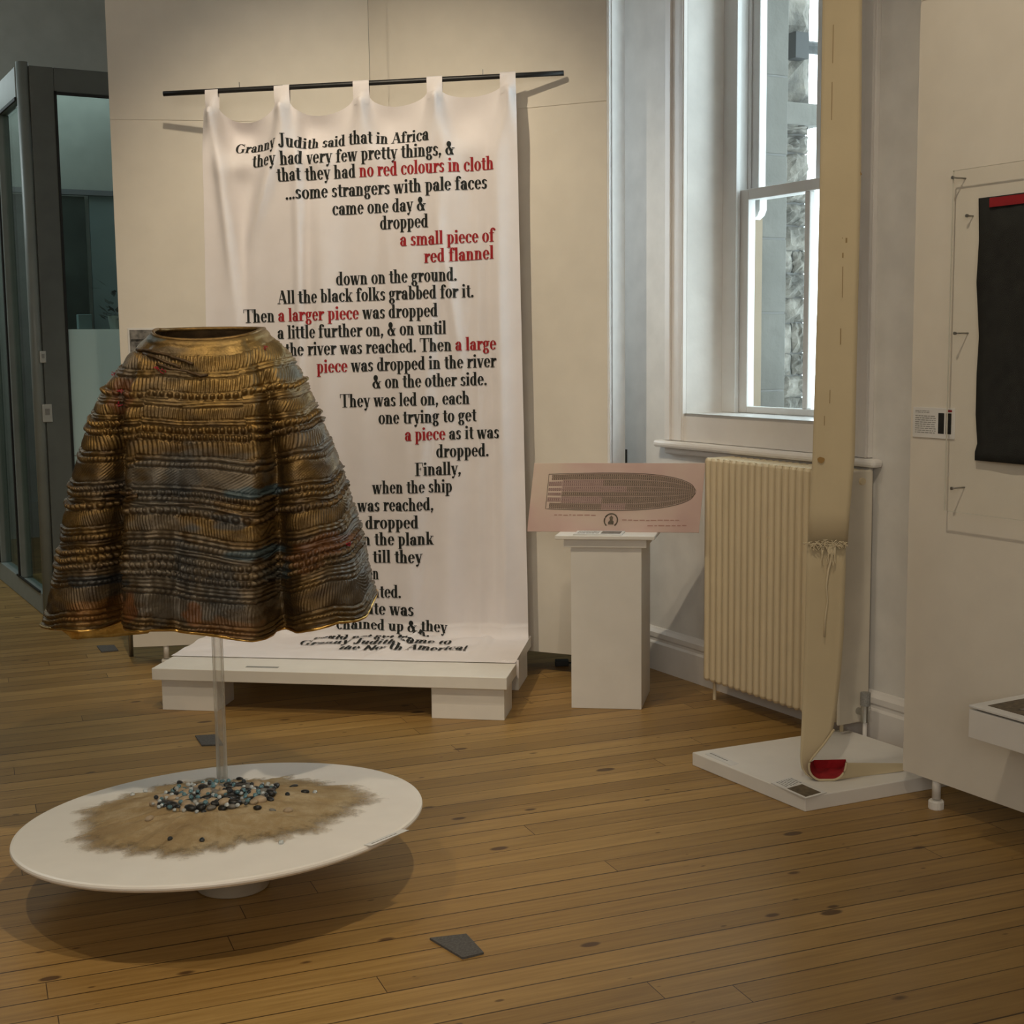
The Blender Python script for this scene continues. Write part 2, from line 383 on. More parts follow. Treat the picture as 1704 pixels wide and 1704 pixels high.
MB().wbox(S0-.14, S1+.14, -.024, -.0015, 1.045, 1.075).build('sill_moulding', M_gloss, win, bevel=.008)
MB().wbox(S0, S1, -.012, .235, ZB-.012, ZB).build('window_board', M_sash, win)
f = MB()                                        # sash box: linings seen from the room, staff bead, parting bead
for sg, e, c in ((1, S0, SL), (-1, S1, SR)):
    def bx(a, d, k0, k1, z0=ZB, z1=ZT): f.wbox(min(a, d), max(a, d), k0, k1, z0, z1)
    bx(e, c-.018*sg, .20, .214); bx(c-.018*sg, c+.004*sg, .19, .214); bx(c-.03*sg, c-.008*sg, .214, .262)
    bx(c-.008*sg, c+.008*sg, .262, .272)
f.wbox(S0, S1, .20, .262, ZT-.06, ZT)
f.build('sash_box', M_sash, win, bevel=.002)
f = MB(); f.wbox(.30, .362, .263, .362, ZB-.02, ZT); f.wbox(SC*2-.362, SC*2-.30, .263, .362, ZB-.02, ZT); f.wbox(S0, S1, .33, KT+.06, ZB-.08, ZB-.02)
f.build('outer_frame', M_tan, win)
def sash(name, k0, k1, z0, z1, rb, rt, c):
    f = MB(); a, e = SL-.006, SR+.006
    f.wbox(a, a+.062, k0, k1, z0, z1); f.wbox(e-.062, e, k0, k1, z0, z1)
    f.wbox(a+.062, e-.062, k0, k1, z0, z0+rb); f.wbox(a+.062, e-.062, k0, k1, z1-rt, z1)
    f.wbox(c-.016, c+.016, k0+.006, k1-.006, z0+rb, z1-rt)
    o = f.build(name, M_sash, win, bevel=.004)
    MB().wbox(a+.05, e-.05, (k0+k1)/2-.002, (k0+k1)/2+.002, z0+rb-.006, z1-rt+.006).build('pane', M_glass, o)
    return o
ZM = 2.235
sash('lower_sash', .217, .259, ZB+.001, ZM, .03, .048, SC)
sash('upper_sash', .274, .316, ZM-.045, ZT-.06, .045, .06, SC)
# stop the shaped horn hanging from the upper sash
f = MB(); f.prism([wp(SL+.02, .275, z) + U*d for d, z in ((0, ZM-.045), (.045, ZM-.045), (.045, ZM-.09), (.03, ZM-.115), (.0, ZM-.13))], N*.04); f.build('sash_horn', M_sash, win)

# ------------------------------------------------------------------ stone outside the window
r = MB()
z = 1.0
ash = MB(); hs = [.33, .36, .34, .38, .35, .37, .36, .34, .38, .36]
mort = MB().wbox(S0+.01, .342, .366, KT, .9, 4.6)
for h in hs:
    ash.wbox(S0+.01, .346, .365, KT+.003, z+.004, z+h-.004); z += h
stj = thing('stone_jamb', wp(S0, KT, .9), 'smooth grey dressed stone jamb just outside the window', 'stonework')
ash.build('ashlar_blocks', M_ashlar, stj, bevel=.004); mort.build('mortar', M_mortar, stj)
# projecting rough-faced wing of the same building
def rough_block(mb, s1, ka, kb, za, zb, amp):
    n = 7; m = 7; G = np.zeros((n, m, 3))
    for i in range(n):
        for j in range(m):
            e = min(i, n-1-i, j, m-1-j); a = 0 if e == 0 else amp*(.4+.9*random.random())
            G[i, j] = wp(s1+a, ka+(kb-ka)*j/(m-1)+(random.uniform(-.006, .006)), za+(zb-za)*i/(n-1)+random.uniform(-.005, .005))
    mb.grid(G)
    G2 = np.zeros((n, 3, 3))
    for i in range(n):
        for j in range(3):
            a = amp*(.3+.8*random.random()) if (j == 1 and 0 < i < n-1) else 0
            G2[i, j] = wp(s1-.35*j/2, kb+a, za+(zb-za)*i/(n-1))
    mb.grid(G2)
wing = thing('stone_wing', wp(-.2, .75, .9), 'rough-faced grey stone wall of the building seen through the window', 'stonework')
SW, KE = .07, .885
MB().wbox(-.6, SW-.01, KT, KE-.012, .6, 5.0).build('mortar', M_mortar, wing)
rb = MB(); z = .62
while z < 4.9:
    h = random.choice([.09, .12, .15, .11]) if z < 2.5 else random.choice([.26, .31, .34])
    if 2.60 < z+h and z < 2.70: h = max(.05, 2.595-z) if z < 2.6 else h
    k = KT+.02; first = True
    while k < KE-.02:
        ww = random.choice([.14, .2, .26]) if z < 2.5 else .36
        k2 = min(KE, k+ww)
        if KE-k2 < .07: k2 = KE
        rough_block(rb, SW-.004, k+.003, k2-.003, z+.003, z+h-.003, .028 if z < 2.4 else .035)
        k = k2
    z += h
    if abs(z-2.595) < .02: z = 2.695
rb.build('rough_blocks', M_rubble, wing, smooth=False)
MB().prism([wp(-.6, k, zz) for k, zz in ((KT, 2.59), (KE+.05, 2.60), (KE+.075, 2.63), (KE+.075, 2.67), (KE+.03, 2.70), (KT, 2.70))], U*(SW+.06+.6)).build('string_course', M_ashlar, wing, bevel=.006)
pp = thing('drain_pipe', wp(SW+.05, .8, 2.95), 'dark iron pipe bracket sticking out from the stone wall outside', 'pipe')
f = MB(); f.tube([wp(SW+.04, .74, 2.965), wp(SW+.05, 1.1, 2.965)], .03, 10); f.wbox(SW, SW+.09, .72, .8, 2.90, 3.02); f.build('bracket', M_soot, pp)

# ------------------------------------------------------------------ glazed lobby partition at the left
def lobby():
    C = A0 + U*(-2.948) + N*(-2.25)           # corner post on the floor
    ztop = 3.15
    t = thing('glazed_partition', C, 'grey framed glazed partition with a corner post and frosted door, at the left', 'partition')
    def L(a, k, z): return C + U*a + N*k + Z*z     # a<0: away along the left face, k>0: along the door face
    def bx(mb, a0, a1, k0, k1, z0, z1): return mb.box(L(a0, k0, z0), U*(a1-a0), N*(k1-k0), Z*(z1-z0))
    MB().tube([L(0, 0, 0), L(0, 0, ztop+.02)], .034, 20).build('corner_post', M_greyl, t, smooth=True)
    f = MB(); bx(f, -4, -.04, -.035, .035, 0, .13); bx(f, -4, -.04, -.035, .035, ztop-.17, ztop)
    bx(f, -.75, -.68, -.035, .035, .13, ztop-.17); bx(f, -1.5, -1.43, -.035, .035, .13, ztop-.17); bx(f, -2.6, -2.53, -.035, .035, .13, ztop-.17)
    f.build('side_frame', M_greyl, t, bevel=.006)
    f = MB(); bx(f, -.73, -.70, -.045, -.034, .13, ztop-.17); bx(f, -.8, -.02, -.045, -.034, ztop-.19, ztop-.172); bx(f, -1.48, -1.45, -.045, -.034, .13, ztop-.17)
    bx(f, -.8, -.06, -.045, -.034, .13, .142)
    f.build('side_seal', M_seal, t)
    g = MB(); bx(g, -4, -.05, -.004, .004, .12, ztop-.16); g.build('side_pane', M_doorglass, t)
    f = MB(); bx(f, -.035, .035, .03, .165, 0, ztop); bx(f, -.035, .035, .165, 2.0, ztop-.135, ztop); bx(f, -.035, .035, .165, 2.0, 0, .12)
    bx(f, -.035, .035, 1.1, 1.2, .12, ztop-.135)
    f.build('door_frame', M_grey, t, bevel=.006)
    f = MB(); bx(f, .034, .041, .163, .176, .12, ztop-.13); bx(f, .034, .041, .163, 1.1, ztop-.152, ztop-.135); f.build('door_seal', M_seal, t)
    g = MB(); bx(g, -.004, .004, .16, 1.12, .11, ztop-.13); g.build('door_pane', M_doorglass, t)
    zf = onpl(140, 548, L(0, 0, 0), U)[2]
    g = MB(); bx(g, .0045, .008, .168, 1.1, .12, zf); g.build('frosted_band', M_teal, t)
    g = MB(); zf2 = onpl(140, 757, L(0, 0, 0), U)[2]; bx(g, .008, .0095, .168, 1.1, zf2-.005, zf2+.003); g.build('frosted_joint', M_lwall, t)
    for (x, y, wd, h) in ((71, 594, .036, .07), (78.5, 687.5, .056, .105)):
        p = onpl(x, y, L(.035, 0, 0), U)
        o = MB().box(p-N*wd/2-Z*h/2, N*wd, U*.012, Z*h).build('lock_plate', M_plate, t, bevel=.004)
        MB().box(p-N*wd*.22-Z*h*.1+U*.012, N*wd*.44, U*.004, Z*h*.35).build('keyhole_cover', M_steel if wd < .04 else M_greytext, o)
    # what shows through the door: back of the lobby
    KB = -1.7
    struct(MB().box(L(KB-.12, .02, 0), U*.12, N*3.2, Z*HT).build('wall_lobby', M_lwall))
    d = onpl(88, 326, L(KB+.02, 0, 0), U); e = onpl(149, 545, L(KB+.02, 0, 0), U)
    MBd = MB().box(V(d[0], d[1], 0)-N*.3, N*(np.dot(e-d, N)+.3), U*.03, Z*d[2]); tag(MBd.build('dark_doorway', M_dark), 'dark open doorway seen through the glass door, left of the blue blind', 'doorway')  # open doorway drawn as a solid slab, its shade put into the colour
    d2 = onpl(149, 326, L(KB+.02, 0, 0), U); e2 = onpl(215, 700, L(KB+.02, 0, 0), U)
    bl = thing('window_blind', V(d2[0], d2[1], .9), 'blue grey window blind behind the glass door, beside the white display wall', 'blind')
    MB().box(V(d2[0], d2[1], .9)-N*.01, N*.75, U*.02, Z*(d2[2]-.9)).build('blind_sheet', M_blue, bl)
    MB().box(V(d2[0], d2[1], d2[2])-N*.6, N*1.4, U*.05, Z*.035).build('blind_rail', M_lilac, bl)
    # small plant and box standing on a shelf by the doorway
    q = onpl(135, 541, L(KB+.4, 0, 0), U); wq = .09
    sh = MB().box(V(q[0], q[1], 0)-N*.32, N*1.2, U*.18, Z*(q[2]-.03)); tag(sh.build('side_cabinet', M_lwall), 'pale cabinet mostly hidden behind the frosted band of the glass door', 'cabinet')
    tag(MB().box(V(q[0], q[1], q[2]-.03)-N*.04+U*.05, N*wq, U*.06, Z*.1).build('card_box', M_blue, bevel=.004), 'small pale blue box standing behind the glass door by the doorway', 'box')
    pl = thing('potted_plant', onpl(190, 540, L(KB+.4, 0, 0), U), 'dark leafy plant seen through the glass door beside the display wall', 'plant')
    po = np.array(pl['_o']); po[2] = q[2]-.03
    m = MB()
    for i in range(46):
        a = random.uniform(0, 2*PI); hgt = random.uniform(.05, .30); rr = random.uniform(.01, .16)*(1-hgt)
        c = po+U*.1+V(rr*math.cos(a), rr*math.sin(a), hgt); d = V(math.cos(a), math.sin(a), random.uniform(-.3, .8)); d /= np.linalg.norm(d)
        sd = np.cross(d, Z); sd /= np.linalg.norm(sd); l = random.uniform(.05, .1)
        m.add([c, c+d*l*.5+sd*.018, c+d*l, c+d*l*.5-sd*.018], [(0, 1, 2, 3)])
    m.build('foliage', M_leaf, pl)
    MB().lathe([(.05, 0), (.065, .09)], po+U*.1, 20).build('pot', M_lwall, pl)
    # skirting of the back wall seen through the side pane
    struct(MB().wbox(SB, SB+.02, KL, .4, 0, .3).build('baseboard_back', M_lwall))
lobby()

# ------------------------------------------------------------------ display boards (free-standing partition panels on feet)
PB = .10                                         # clearance under the boards
def foot(mb_t, p, r=.0145):
    o = MB().tube([V(p[0], p[1], .035), V(p[0], p[1], PB+.03)], r, 20).build('foot_tube', M_white, mb_t, smooth=True)
    n = 96; c = MB(); vs = []
    for z_, r_ in ((0, .024), (.003, .0255), (.026, .0255), (.030, .022)):
        vs += [V(p[0]+(r_-(.003 if j % 12 < 2 else 0))*math.cos(2*PI*j/n), p[1]+(r_-(.003 if j % 12 < 2 else 0))*math.sin(2*PI*j/n), z_) for j in range(n)]
    c.add(vs, [(i*n+j, i*n+(j+1) % n, (i+1)*n+(j+1) % n, (i+1)*n+j) for i in range(3) for j in range(n)]+[tuple(range(n))[::-1], tuple(range(3*n, 4*n))])
    c.build('foot_collar', M_white, mb_t)
PC = V(-.665, 6.86, 0)                           # concave corner where the two boards meet
PL = fl(222, 1077, PB); PR = V(.440, 6.318, 0)
def board(a, b, label, ends):
    a = V(a[0], a[1], 0); b = V(b[0], b[1], 0); d = b-a; L = np.linalg.norm(d); d /= L; nn = V(-d[1], d[0], 0)
    th = .19
    t = thing('display_panel', (a+b)/2, label, 'display panel', 'white panels behind the banner')
    MB().box(a+Z*PB, d*L, nn*th, Z*2.52).build('panel_sheet', M_panel, t)
    MB().box(a+Z*(PB+2.53), d*L, nn*th, Z*1.3).build('upper_panel_sheet', M_panel, t)
    MB().box(a+Z*(PB+2.52)+nn*.003, d*L, nn*(th-.006), Z*.01).build('panel_joint', M_panel, t)
    return t, d, nn, L, th
t, d, nn, L, th = board(PL, PC, 'left white display panel behind the banner, with the picture label', 1)
foot(t, PL+d*.155+nn*.02); 
t, d, nn, L, th = board(PC, PR, 'right white display panel behind the banner, beside the window', 1)
foot(t, V(*PR[:2], 0)-d*.75+nn*.05)
e = MB(); p = V(*PR[:2], PB)
e.box(p-d*.0, d*.006, nn*th, Z*3.8); e.box(p+d*.006+nn*.002, d*.006, nn*.010, Z*3.8); e.box(p+d*.006+nn*.016, d*.006, nn*.008, Z*3.8)
e.box(p+d*.006+nn*.036, d*.007, nn*(th-.036), Z*3.8); e.build('end_trim', M_edge, t, bevel=.0015)
g = MB().box(p+d*.006+nn*.027, d*.0012, nn*.007, Z*3.8); g.build('trim_groove', M_groove, t)
# dark prop behind the right board, black box under it
q = fl(1043, 1080, 0); zt = 1.09
tag(MB().prism([V(.530, 6.502, 0), V(.547, 6.508, 0), V(.50, 6.60, 0), V(.483, 6.594, 0)], Z*1.06).build('black_board', M_soot), 'narrow black board standing on edge between the display panel and the window wall', 'board')
q = fl(935, 1107)
bt = thing('cable_box', q, 'small black cable box on the floor under the right display panel', 'box')
MB().box(q-V(.033, .03, 0), V(.066, 0, 0), V(0, .06, 0), Z*.026).build('box_body', M_soot, bt, bevel=.004)
MB().tube([q+V(.03, 0, .012), q+V(.09, .02, .006), q+V(.16, .1, .005), q+V(.2, .3, .005)], .004, 8).build('cable', M_soot, bt, smooth=True)
# grey post behind the left board
q = fl(218.5, 1092)
tag(MB().tube([q, q+Z*.4], .012, 14).build('metal_leg', M_steel, smooth=True), 'thin grey metal leg behind the left end of the display panel', 'leg')

# right-hand board in the foreground
SR0, KR = 2.062, -.404
def RP(s, z, off=0.): return A0+U*s+N*(KR-off)+Z*z     # off: distance out from the face
t = thing('display_panel', RP(2.6, 0), 'white foreground display panel at the right edge, with the black textile', 'display panel')
MB().box(RP(SR0, PB), U*1.6, N*.085, Z*2.52).build('panel_sheet', M_panel, t)
MB().box(RP(SR0, PB+2.53), U*1.6, N*.085, Z*1.3).build('upper_panel_sheet', M_panel, t)
MB().box(RP(SR0, PB+2.52)+N*.003, U*1.6, N*.079, Z*.01).build('panel_joint', M_panel, t)
foot(t, A0+U*2.197+N*(-.385), .0145)
for s in (2.9, 3.5): foot(t, A0+U*s+N*(-.36))

# ------------------------------------------------------------------ two low benches
BZ = .19
FLc, FRc = fl(252, 1112, BZ), fl(843, 1128, BZ); bd = FRc-FLc; BL = np.linalg.norm(bd); bd /= BL; bn = V(-bd[1], bd[0], 0)
def bench(org, length, depth, label, th=.052, leg=(.25, .31), inset=.03):
    org = V(org[0], org[1], 0); t = thing('low_bench', org+bd*length/2+bn*depth/2, label, 'bench')
    MB().box(org+Z*(BZ-th), bd*length, bn*depth, Z*th).build('bench_top', M_bench, t, bevel=.003)
    for a, lg in ((inset, leg[0]), (length-leg[1]-.016, leg[1])):
        MB().box(org+bd*a+bn*.03, bd*lg, bn*(depth-.06), Z*(BZ-th)).build('leg', M_bench, t, bevel=.002)
    return t
bench(FLc, BL, .262, 'front low white bench on block legs, nearest the camera')
bench(FLc+bd*.03+bn*.51, BL-.048, .33, 'rear low white bench under the foot of the banner', inset=.012, leg=(.2, .2))

# ------------------------------------------------------------------ the lettering: a bold condensed serif drawn from strokes
XH, TW, TH = .68, .165, .05
def n_arch(x): return [('E', x, .42, .20, .26, 0, 180)]
stem = lambda x, y0, y1: [('R', x, y0, x+TW, y1)]
ser = lambda x, y, w=.27: [('R', x, y, x+w, y+.045)]
GL = {
 ' ': (.24, []), '.': (.24, [('D', .11, .08, .095)]), ',': (.24, [('D', .11, .08, .095), ('L', .14, .07, .05, -.17, .08)]), '!': (.26, [('D', .12, .08, .09), ('L', .12, .26, .12, 1, .12)]), "'": (.2, [('L', .08, .72, .12, 1, .1)]),
 'a': (.49, [('E', .20, .20, .19, .21, 0, 360), ('R', .27, .0, .43, .46), ('E', .24, .45, .19, .23, 0, 165), ('D', .10, .5, .085), ('R', .42, 0, .49, .045)]),
 'b': (.51, stem(.07, 0, 1)+ser(-.01, .955, .1)+[('E', .27, .34, .22, .35, 0, 360)]),
 'c': (.45, [('E', .25, .34, .24, .35, 45, 320), ('D', .37, .52, .085)]),
 'd': (.53, [('E', .23, .34, .22, .35, 0, 360)]+stem(.29, 0, 1)+ser(.21, .955, .1)+ser(.44, 0, .08)),
 'e': (.47, [('E', .24, .34, .23, .35, 0, 325), ('R', .10, .34, .46, .39)]),
 'f': (.37, stem(.08, 0, .8)+ser(.01, 0, .31)+[('R', 0, .625, .34, .675), ('E', .26, .80, .18, .21, 25, 180), ('D', .36, .87, .08)]),
 'g': (.49, [('E', .22, .46, .20, .23, 0, 360), ('E', .23, -.09, .22, .19, 0, 360), ('L', .10, .28, .12, .06, .09), ('R', .14, .07, .36, .13), ('R', .34, .57, .49, .66)]),
 'h': (.56, stem(.06, 0, 1)+ser(-.01, .955, .1)+ser(0, 0)+n_arch(.28)+stem(.315, 0, .43)+ser(.27, 0)),
 'i': (.29, stem(.06, 0, XH)+ser(-.01, XH-.045, .1)+ser(0, 0)+[('D', .14, .90, .1)]),
 'j': (.29, stem(.06, -.1, XH)+ser(-.01, XH-.045, .1)+[('D', .14, .90, .1), ('D', .02, -.2, .08), ('L', .14, -.1, .02, -.24, .1)]),
 'k': (.55, stem(.06, 0, 1)+ser(-.01, .955, .1)+ser(0, 0)+[('L', .22, .28, .42, .65, .06), ('L', .27, .38, .42, 0, .18)]+ser(.31, XH-.045, .22)+ser(.30, 0, .26)),
 'l': (.29, stem(.06, 0, 1)+ser(-.01, .955, .1)+ser(0, 0)),
 'm': (.83, stem(.06, 0, XH)+ser(-.01, XH-.045, .1)+ser(0, 0)+n_arch(.28)+stem(.315, 0, .43)+ser(.28, 0, .25)+n_arch(.55)+stem(.585, 0, .43)+ser(.54, 0)),
 'n': (.56, stem(.06, 0, XH)+ser(-.01, XH-.045, .1)+ser(0, 0)+n_arch(.28)+stem(.315, 0, .43)+ser(.27, 0)),
 'o': (.50, [('E', .25, .34, .24, .35, 0, 360)]),
 'p': (.52, stem(.06, -.28, XH)+ser(0, -.28, .3)+ser(-.01, XH-.045, .1)+[('E', .27, .34, .22, .35, 0, 360)]),
 'q': (.52, [('E', .23, .34, .22, .35, 0, 360)]+stem(.29, -.28, XH)),
 'r': (.42, stem(.06, 0, XH)+ser(-.01, XH-.045, .1)+ser(0, 0, .3)+[('E', .31, .42, .17, .25, 70, 180), ('D', .36, .58, .09)]),
 's': (.40, [('E', .20, .505, .17, .185, 30, 270), ('E', .20, .18, .18, .19, -150, 90), ('D', .33, .56, .05), ('D', .06, .1, .05)]),
 't': (.34, stem(.09, .12, .88)+[('R', 0, .625, .34, .675), ('E', .25, .15, .16, .16, 180, 320)]),
 'u': (.56, stem(.06, .25, XH)+ser(-.01, XH-.045, .2)+[('E', .26, .26, .20, .27, 180, 360)]+stem(.32, 0, XH)+ser(.25, XH-.045, .2)+ser(.47, 0, .08)),
 'v': (.48, [('L', .10, XH, .25, 0, .17), ('L', .41, XH, .26, 0, .06)]+ser(-.02, XH-.045, .25)+ser(.31, XH-.045, .19)),
 'w': (.72, [('L', .10, XH, .22, 0, .17), ('L', .34, XH, .24, 0, .06), ('L', .36, XH, .48, 0, .17), ('L', .64, XH, .50, 0, .06)]+ser(-.02, XH-.045, .25)+ser(.28, XH-.045, .2)+ser(.55, XH-.045, .18)),
 'x': (.5, [('L', .10, XH, .38, 0, .17), ('L', .40, XH, .10, 0, .06)]),
 'y': (.48, [('L', .10, XH, .26, 0, .17), ('L', .41, XH, .20, -.2, .06), ('D', .13, -.2, .085)]+ser(-.02, XH-.045, .25)+ser(.31, XH-.045, .19)),
 '&': (.66, [('E', .26, .78, .16, .22, 0, 360), ('E', .26, .26, .25, .28, 0, 360), ('L', .20, .72, .52, 0, .17), ('L', .55, .5, .40, .1, .05)]+ser(.45, .48, .2)),
 'T': (.66, stem(.25, 0, 1)+[('R', 0, .95, .66, 1), ('R', 0, .72, .045, 1), ('R', .615, .72, .66, 1), ('R', .15, 0, .51, .045)]),
 'G': (.74, [('E', .36, .5, .35, .52, 45, 325)]+stem(.48, .06, .44)+[('R', .40, .42, .74, .46), ('R', .59, .68, .635, 1.)]),
 'J': (.46, stem(.18, .15, 1)+[('R', .08, .955, .44, 1), ('E', .185, .17, .16, .2, 200, 360), ('D', .06, .17, .08)]),
 'A': (.70, [('L', .34, 1, .09, 0, .05), ('L', .35, 1, .58, 0, .19), ('R', .16, .31, .5, .36), ('R', -.02, 0, .22, .045), ('R', .42, 0, .74, .045)]),
 'N': (.78, stem(.1, 0, 1)+stem(.56, 0, 1)+[('L', .14, 1, .64, 0, .17), ('R', 0, 0, .34, .045), ('R', .0, .955, .24, 1), ('R', .48, .955, .8, 1)]),
 'F': (.58, stem(.1, 0, 1)+[('R', 0, .955, .56, 1), ('R', 0, 0, .38, .045), ('R', .25, .5, .43, .545), ('R', .515, .72, .56, 1), ('R', .4, .4, .44, .64)]),
}
def glyph_polys(ch):
    adv, pr = GL[ch]; out = []
    def quad(x0, y0, x1, y1, n=1):
        m = max(1, int(abs(y1-y0)/.2)); 
        for i in range(m):
            a, b = y0+(y1-y0)*i/m, y0+(y1-y0)*(i+1)/m; out.append([(x0, a), (x1, a), (x1, b), (x0, b)])
    for p in pr:
        k = p[0]
        if k == 'R': quad(*p[1:])
        elif k == 'D':
            _, x, y, r = p; out.append([(x+r*math.cos(2*PI*i/10), y+r*math.sin(2*PI*i/10)) for i in range(10)])
        elif k == 'L':
            _, x0, y0, x1, y1, w_ = p
            for i in range(4):
                f0, f1 = i/4, (i+1)/4; a = (x0+(x1-x0)*f0, y0+(y1-y0)*f0); b = (x0+(x1-x0)*f1, y0+(y1-y0)*f1)
                out.append([(a[0]-w_/2, a[1]), (b[0]-w_/2, b[1]), (b[0]+w_/2, b[1]), (a[0]+w_/2, a[1])])
        elif k == 'E':
            _, cx, cy, rx, ry, a0, a1 = p; n = max(4, int((a1-a0)/22))
            q = lambda a, r_, s_: (cx+r_*math.cos(a), cy+s_*math.sin(a))
            for i in range(n):
                a, b = math.radians(a0+(a1-a0)*i/n), math.radians(a0+(a1-a0)*(i+1)/n)
                out.append([q(a, rx, ry), q(b, rx, ry), q(b, rx-TW, ry-TH), q(a, rx-TW, ry-TH)])
    return adv, out

# ------------------------------------------------------------------ banner
def pole_y(x): return 6.515-.083*(x+1.56)
XL0, XR0 = aty(338, 170, pole_y(-1.35))[0], aty(858.5, 150, pole_y(.04))[0]
XLb, XRb = aty(350, 1045, 6.50)[0], aty(879, 1050, 6.385)[0]
ZTOP = aty(600, 160, pole_y(-.6))[2]             # top hem at the tabs
LV = ZTOP-BZ-.06                                 # length down to the bend
tabs = [(338, 360), (455, 481), (588, 615), (711, 737), (832, 858)]
TABX = [(aty(a, 150, 6.45)[0], aty(b, 150, 6.45)[0]) for a, b in tabs]
TABU = [((a-XL0)/(XR0-XL0), (b-XL0)/(XR0-XL0)) for a, b in TABX]
SAG = [.070, .065, .050, .032]
def sag(u):
    for i in range(4):
        a, b = TABU[i][1], TABU[i+1][0]
        if a < u < b: t_ = (u-a)/(b-a); return SAG[i]*(4*t_*(1-t_))**.6
    return 0.
def slope_z(x): return .045*(x+.6)               # the pole rises a little to the right
def fold(u, l):
    g = lambda x, w_: math.exp(-(x/w_)**2)
    f = .007*math.sin(2*PI*(u*3.1+.15))+.005*math.sin(2*PI*(u*7.3+.4)+l*.8)
    f *= min(1, l/.5)*.8+.2
    top = math.exp(-l/.40)
    for (a, b), h in zip(TABU, (1.3, 1.3, .9, 1.1, 1.)):          # ridges fanning out below each tab
        c = (a+b)/2
        for k_, hh in ((-.42, .8), (-.16, .6), (.14, .6), (.40, .8)):
            f += .034*h*hh*top*g(u-c-k_*l*.36, .016+.045*l)*min(1, l/.03+.4)
    for i, c in enumerate((.115, .36, .60, .84)):                 # hollows between the tabs
        f -= (.105, .070, .050, .045)[i]*g(l-.10, .12)*g(u-c, .075)
        f += (.050, .030, .022, .018)[i]*g(l-.26, .06)*g(u-c, .06)
    f += .030*g(u-.035-.07*l, .018)*g(l-.35, .5)-.022*g(u-.085-.05*l, .025)*g(l-.45, .5)
    f += .046*g(u-.235+.22*(l-.2), .026)*g(l-.36, .22)-.034*g(u-.16+.06*l, .03)*g(l-.5, .4)
    f += .022*g(u-.30, .014)*g(l-.6, .9)-.018*g(u-.335, .02)*g(l-.6, .7)
    f += .016*g(u-.93, .022)*min(1, l)+.012*g(u-.875+.01*l, .016)*min(1, l*.8)-.010*g(u-.905, .015)*min(1, l)
    f += .022*g(u-.72+.06*(l-1), .022)*g(l-1.1, .8)+.010*g(u-.60-.05*(l-1), .02)*g(l-.9, .7)
    f += .020*g(u-.78-.10*(l-.9), .018)*g(l-.95, .35)
    low = max(0, l-1.75)/.65
    f += .010*low*math.sin(2*PI*u*5.3+1)+.007*low*math.sin(2*PI*u*9.7)+.02*low*low*g(u-.93+.05*(l-2), .02)
    return f
HX = [(0., V(-1.53, 6.055, 0)), (1., V(.006, 5.838, 0))]
def bpt(u, l, off=0.):
    """Point of the cloth: u across, l down from the top hem; beyond LV it lies on the bench."""
    lc = min(l, LV); fr = lc/LV
    x = (XL0+(XLb-XL0)*fr)*(1-u)+(XR0+(XRb-XR0)*fr)*u
    z = ZTOP+slope_z(x)-lc-sag(u)*max(0, 1-l/.24)**1.5
    zz = z if l < LV-.1 else None
    y = pole_y(x)-fold(u, l)-.012*fr
    if l <= LV: 
        zb = BZ+.06
        t_ = max(0, (l-(LV-.3))/.3); z = z*(1-t_)+(zb+(LV-l))*t_
        return V(x, y-off, z)
    R = .06; arc = R*PI/2; e = l-LV
    wr = .010*math.sin(17*u+3*e)+.008*math.sin(41*u+9*e*5)
    if e < arc:
        a = e/R; return V(x, y-R*(1-math.cos(a))-off*math.cos(a), BZ+.008+R-R*math.sin(a)+off*math.sin(a)*1. - .002)
    e2 = min(1, (e-arc)/(LT-arc)); hp = HX[0][1]*(1-u)+HX[1][1]*u
    s_ = V(x, y-R, BZ+.006)
    p = s_*(1-e2)+V(hp[0], hp[1], BZ+.004)*e2
    ridge = max(0, .030*math.exp(-((u-.665+.1*e2)/.016)**2)*(1-e2)+.018*math.exp(-((u-.88)/.02)**2)*(1-e2)+.012*math.sin(9*u+2)*(1-e2))
    p[2] += max(0, wr*(1-e2)*.6)+ridge+off
    return p
LT = .42
banner = thing('text_banner', bpt(.5, .0), 'large white cloth banner printed with a story in black and red serif letters', 'banner')
NU, NV1 = 150, 210
ls = np.concatenate([np.linspace(0, LV, 170), LV+np.linspace(.006, LT, 46)])
us = np.linspace(0, 1, NU)
MB().grid([[bpt(u, l) for u in us] for l in ls]).build('cloth', M_banner, banner, smooth=True)
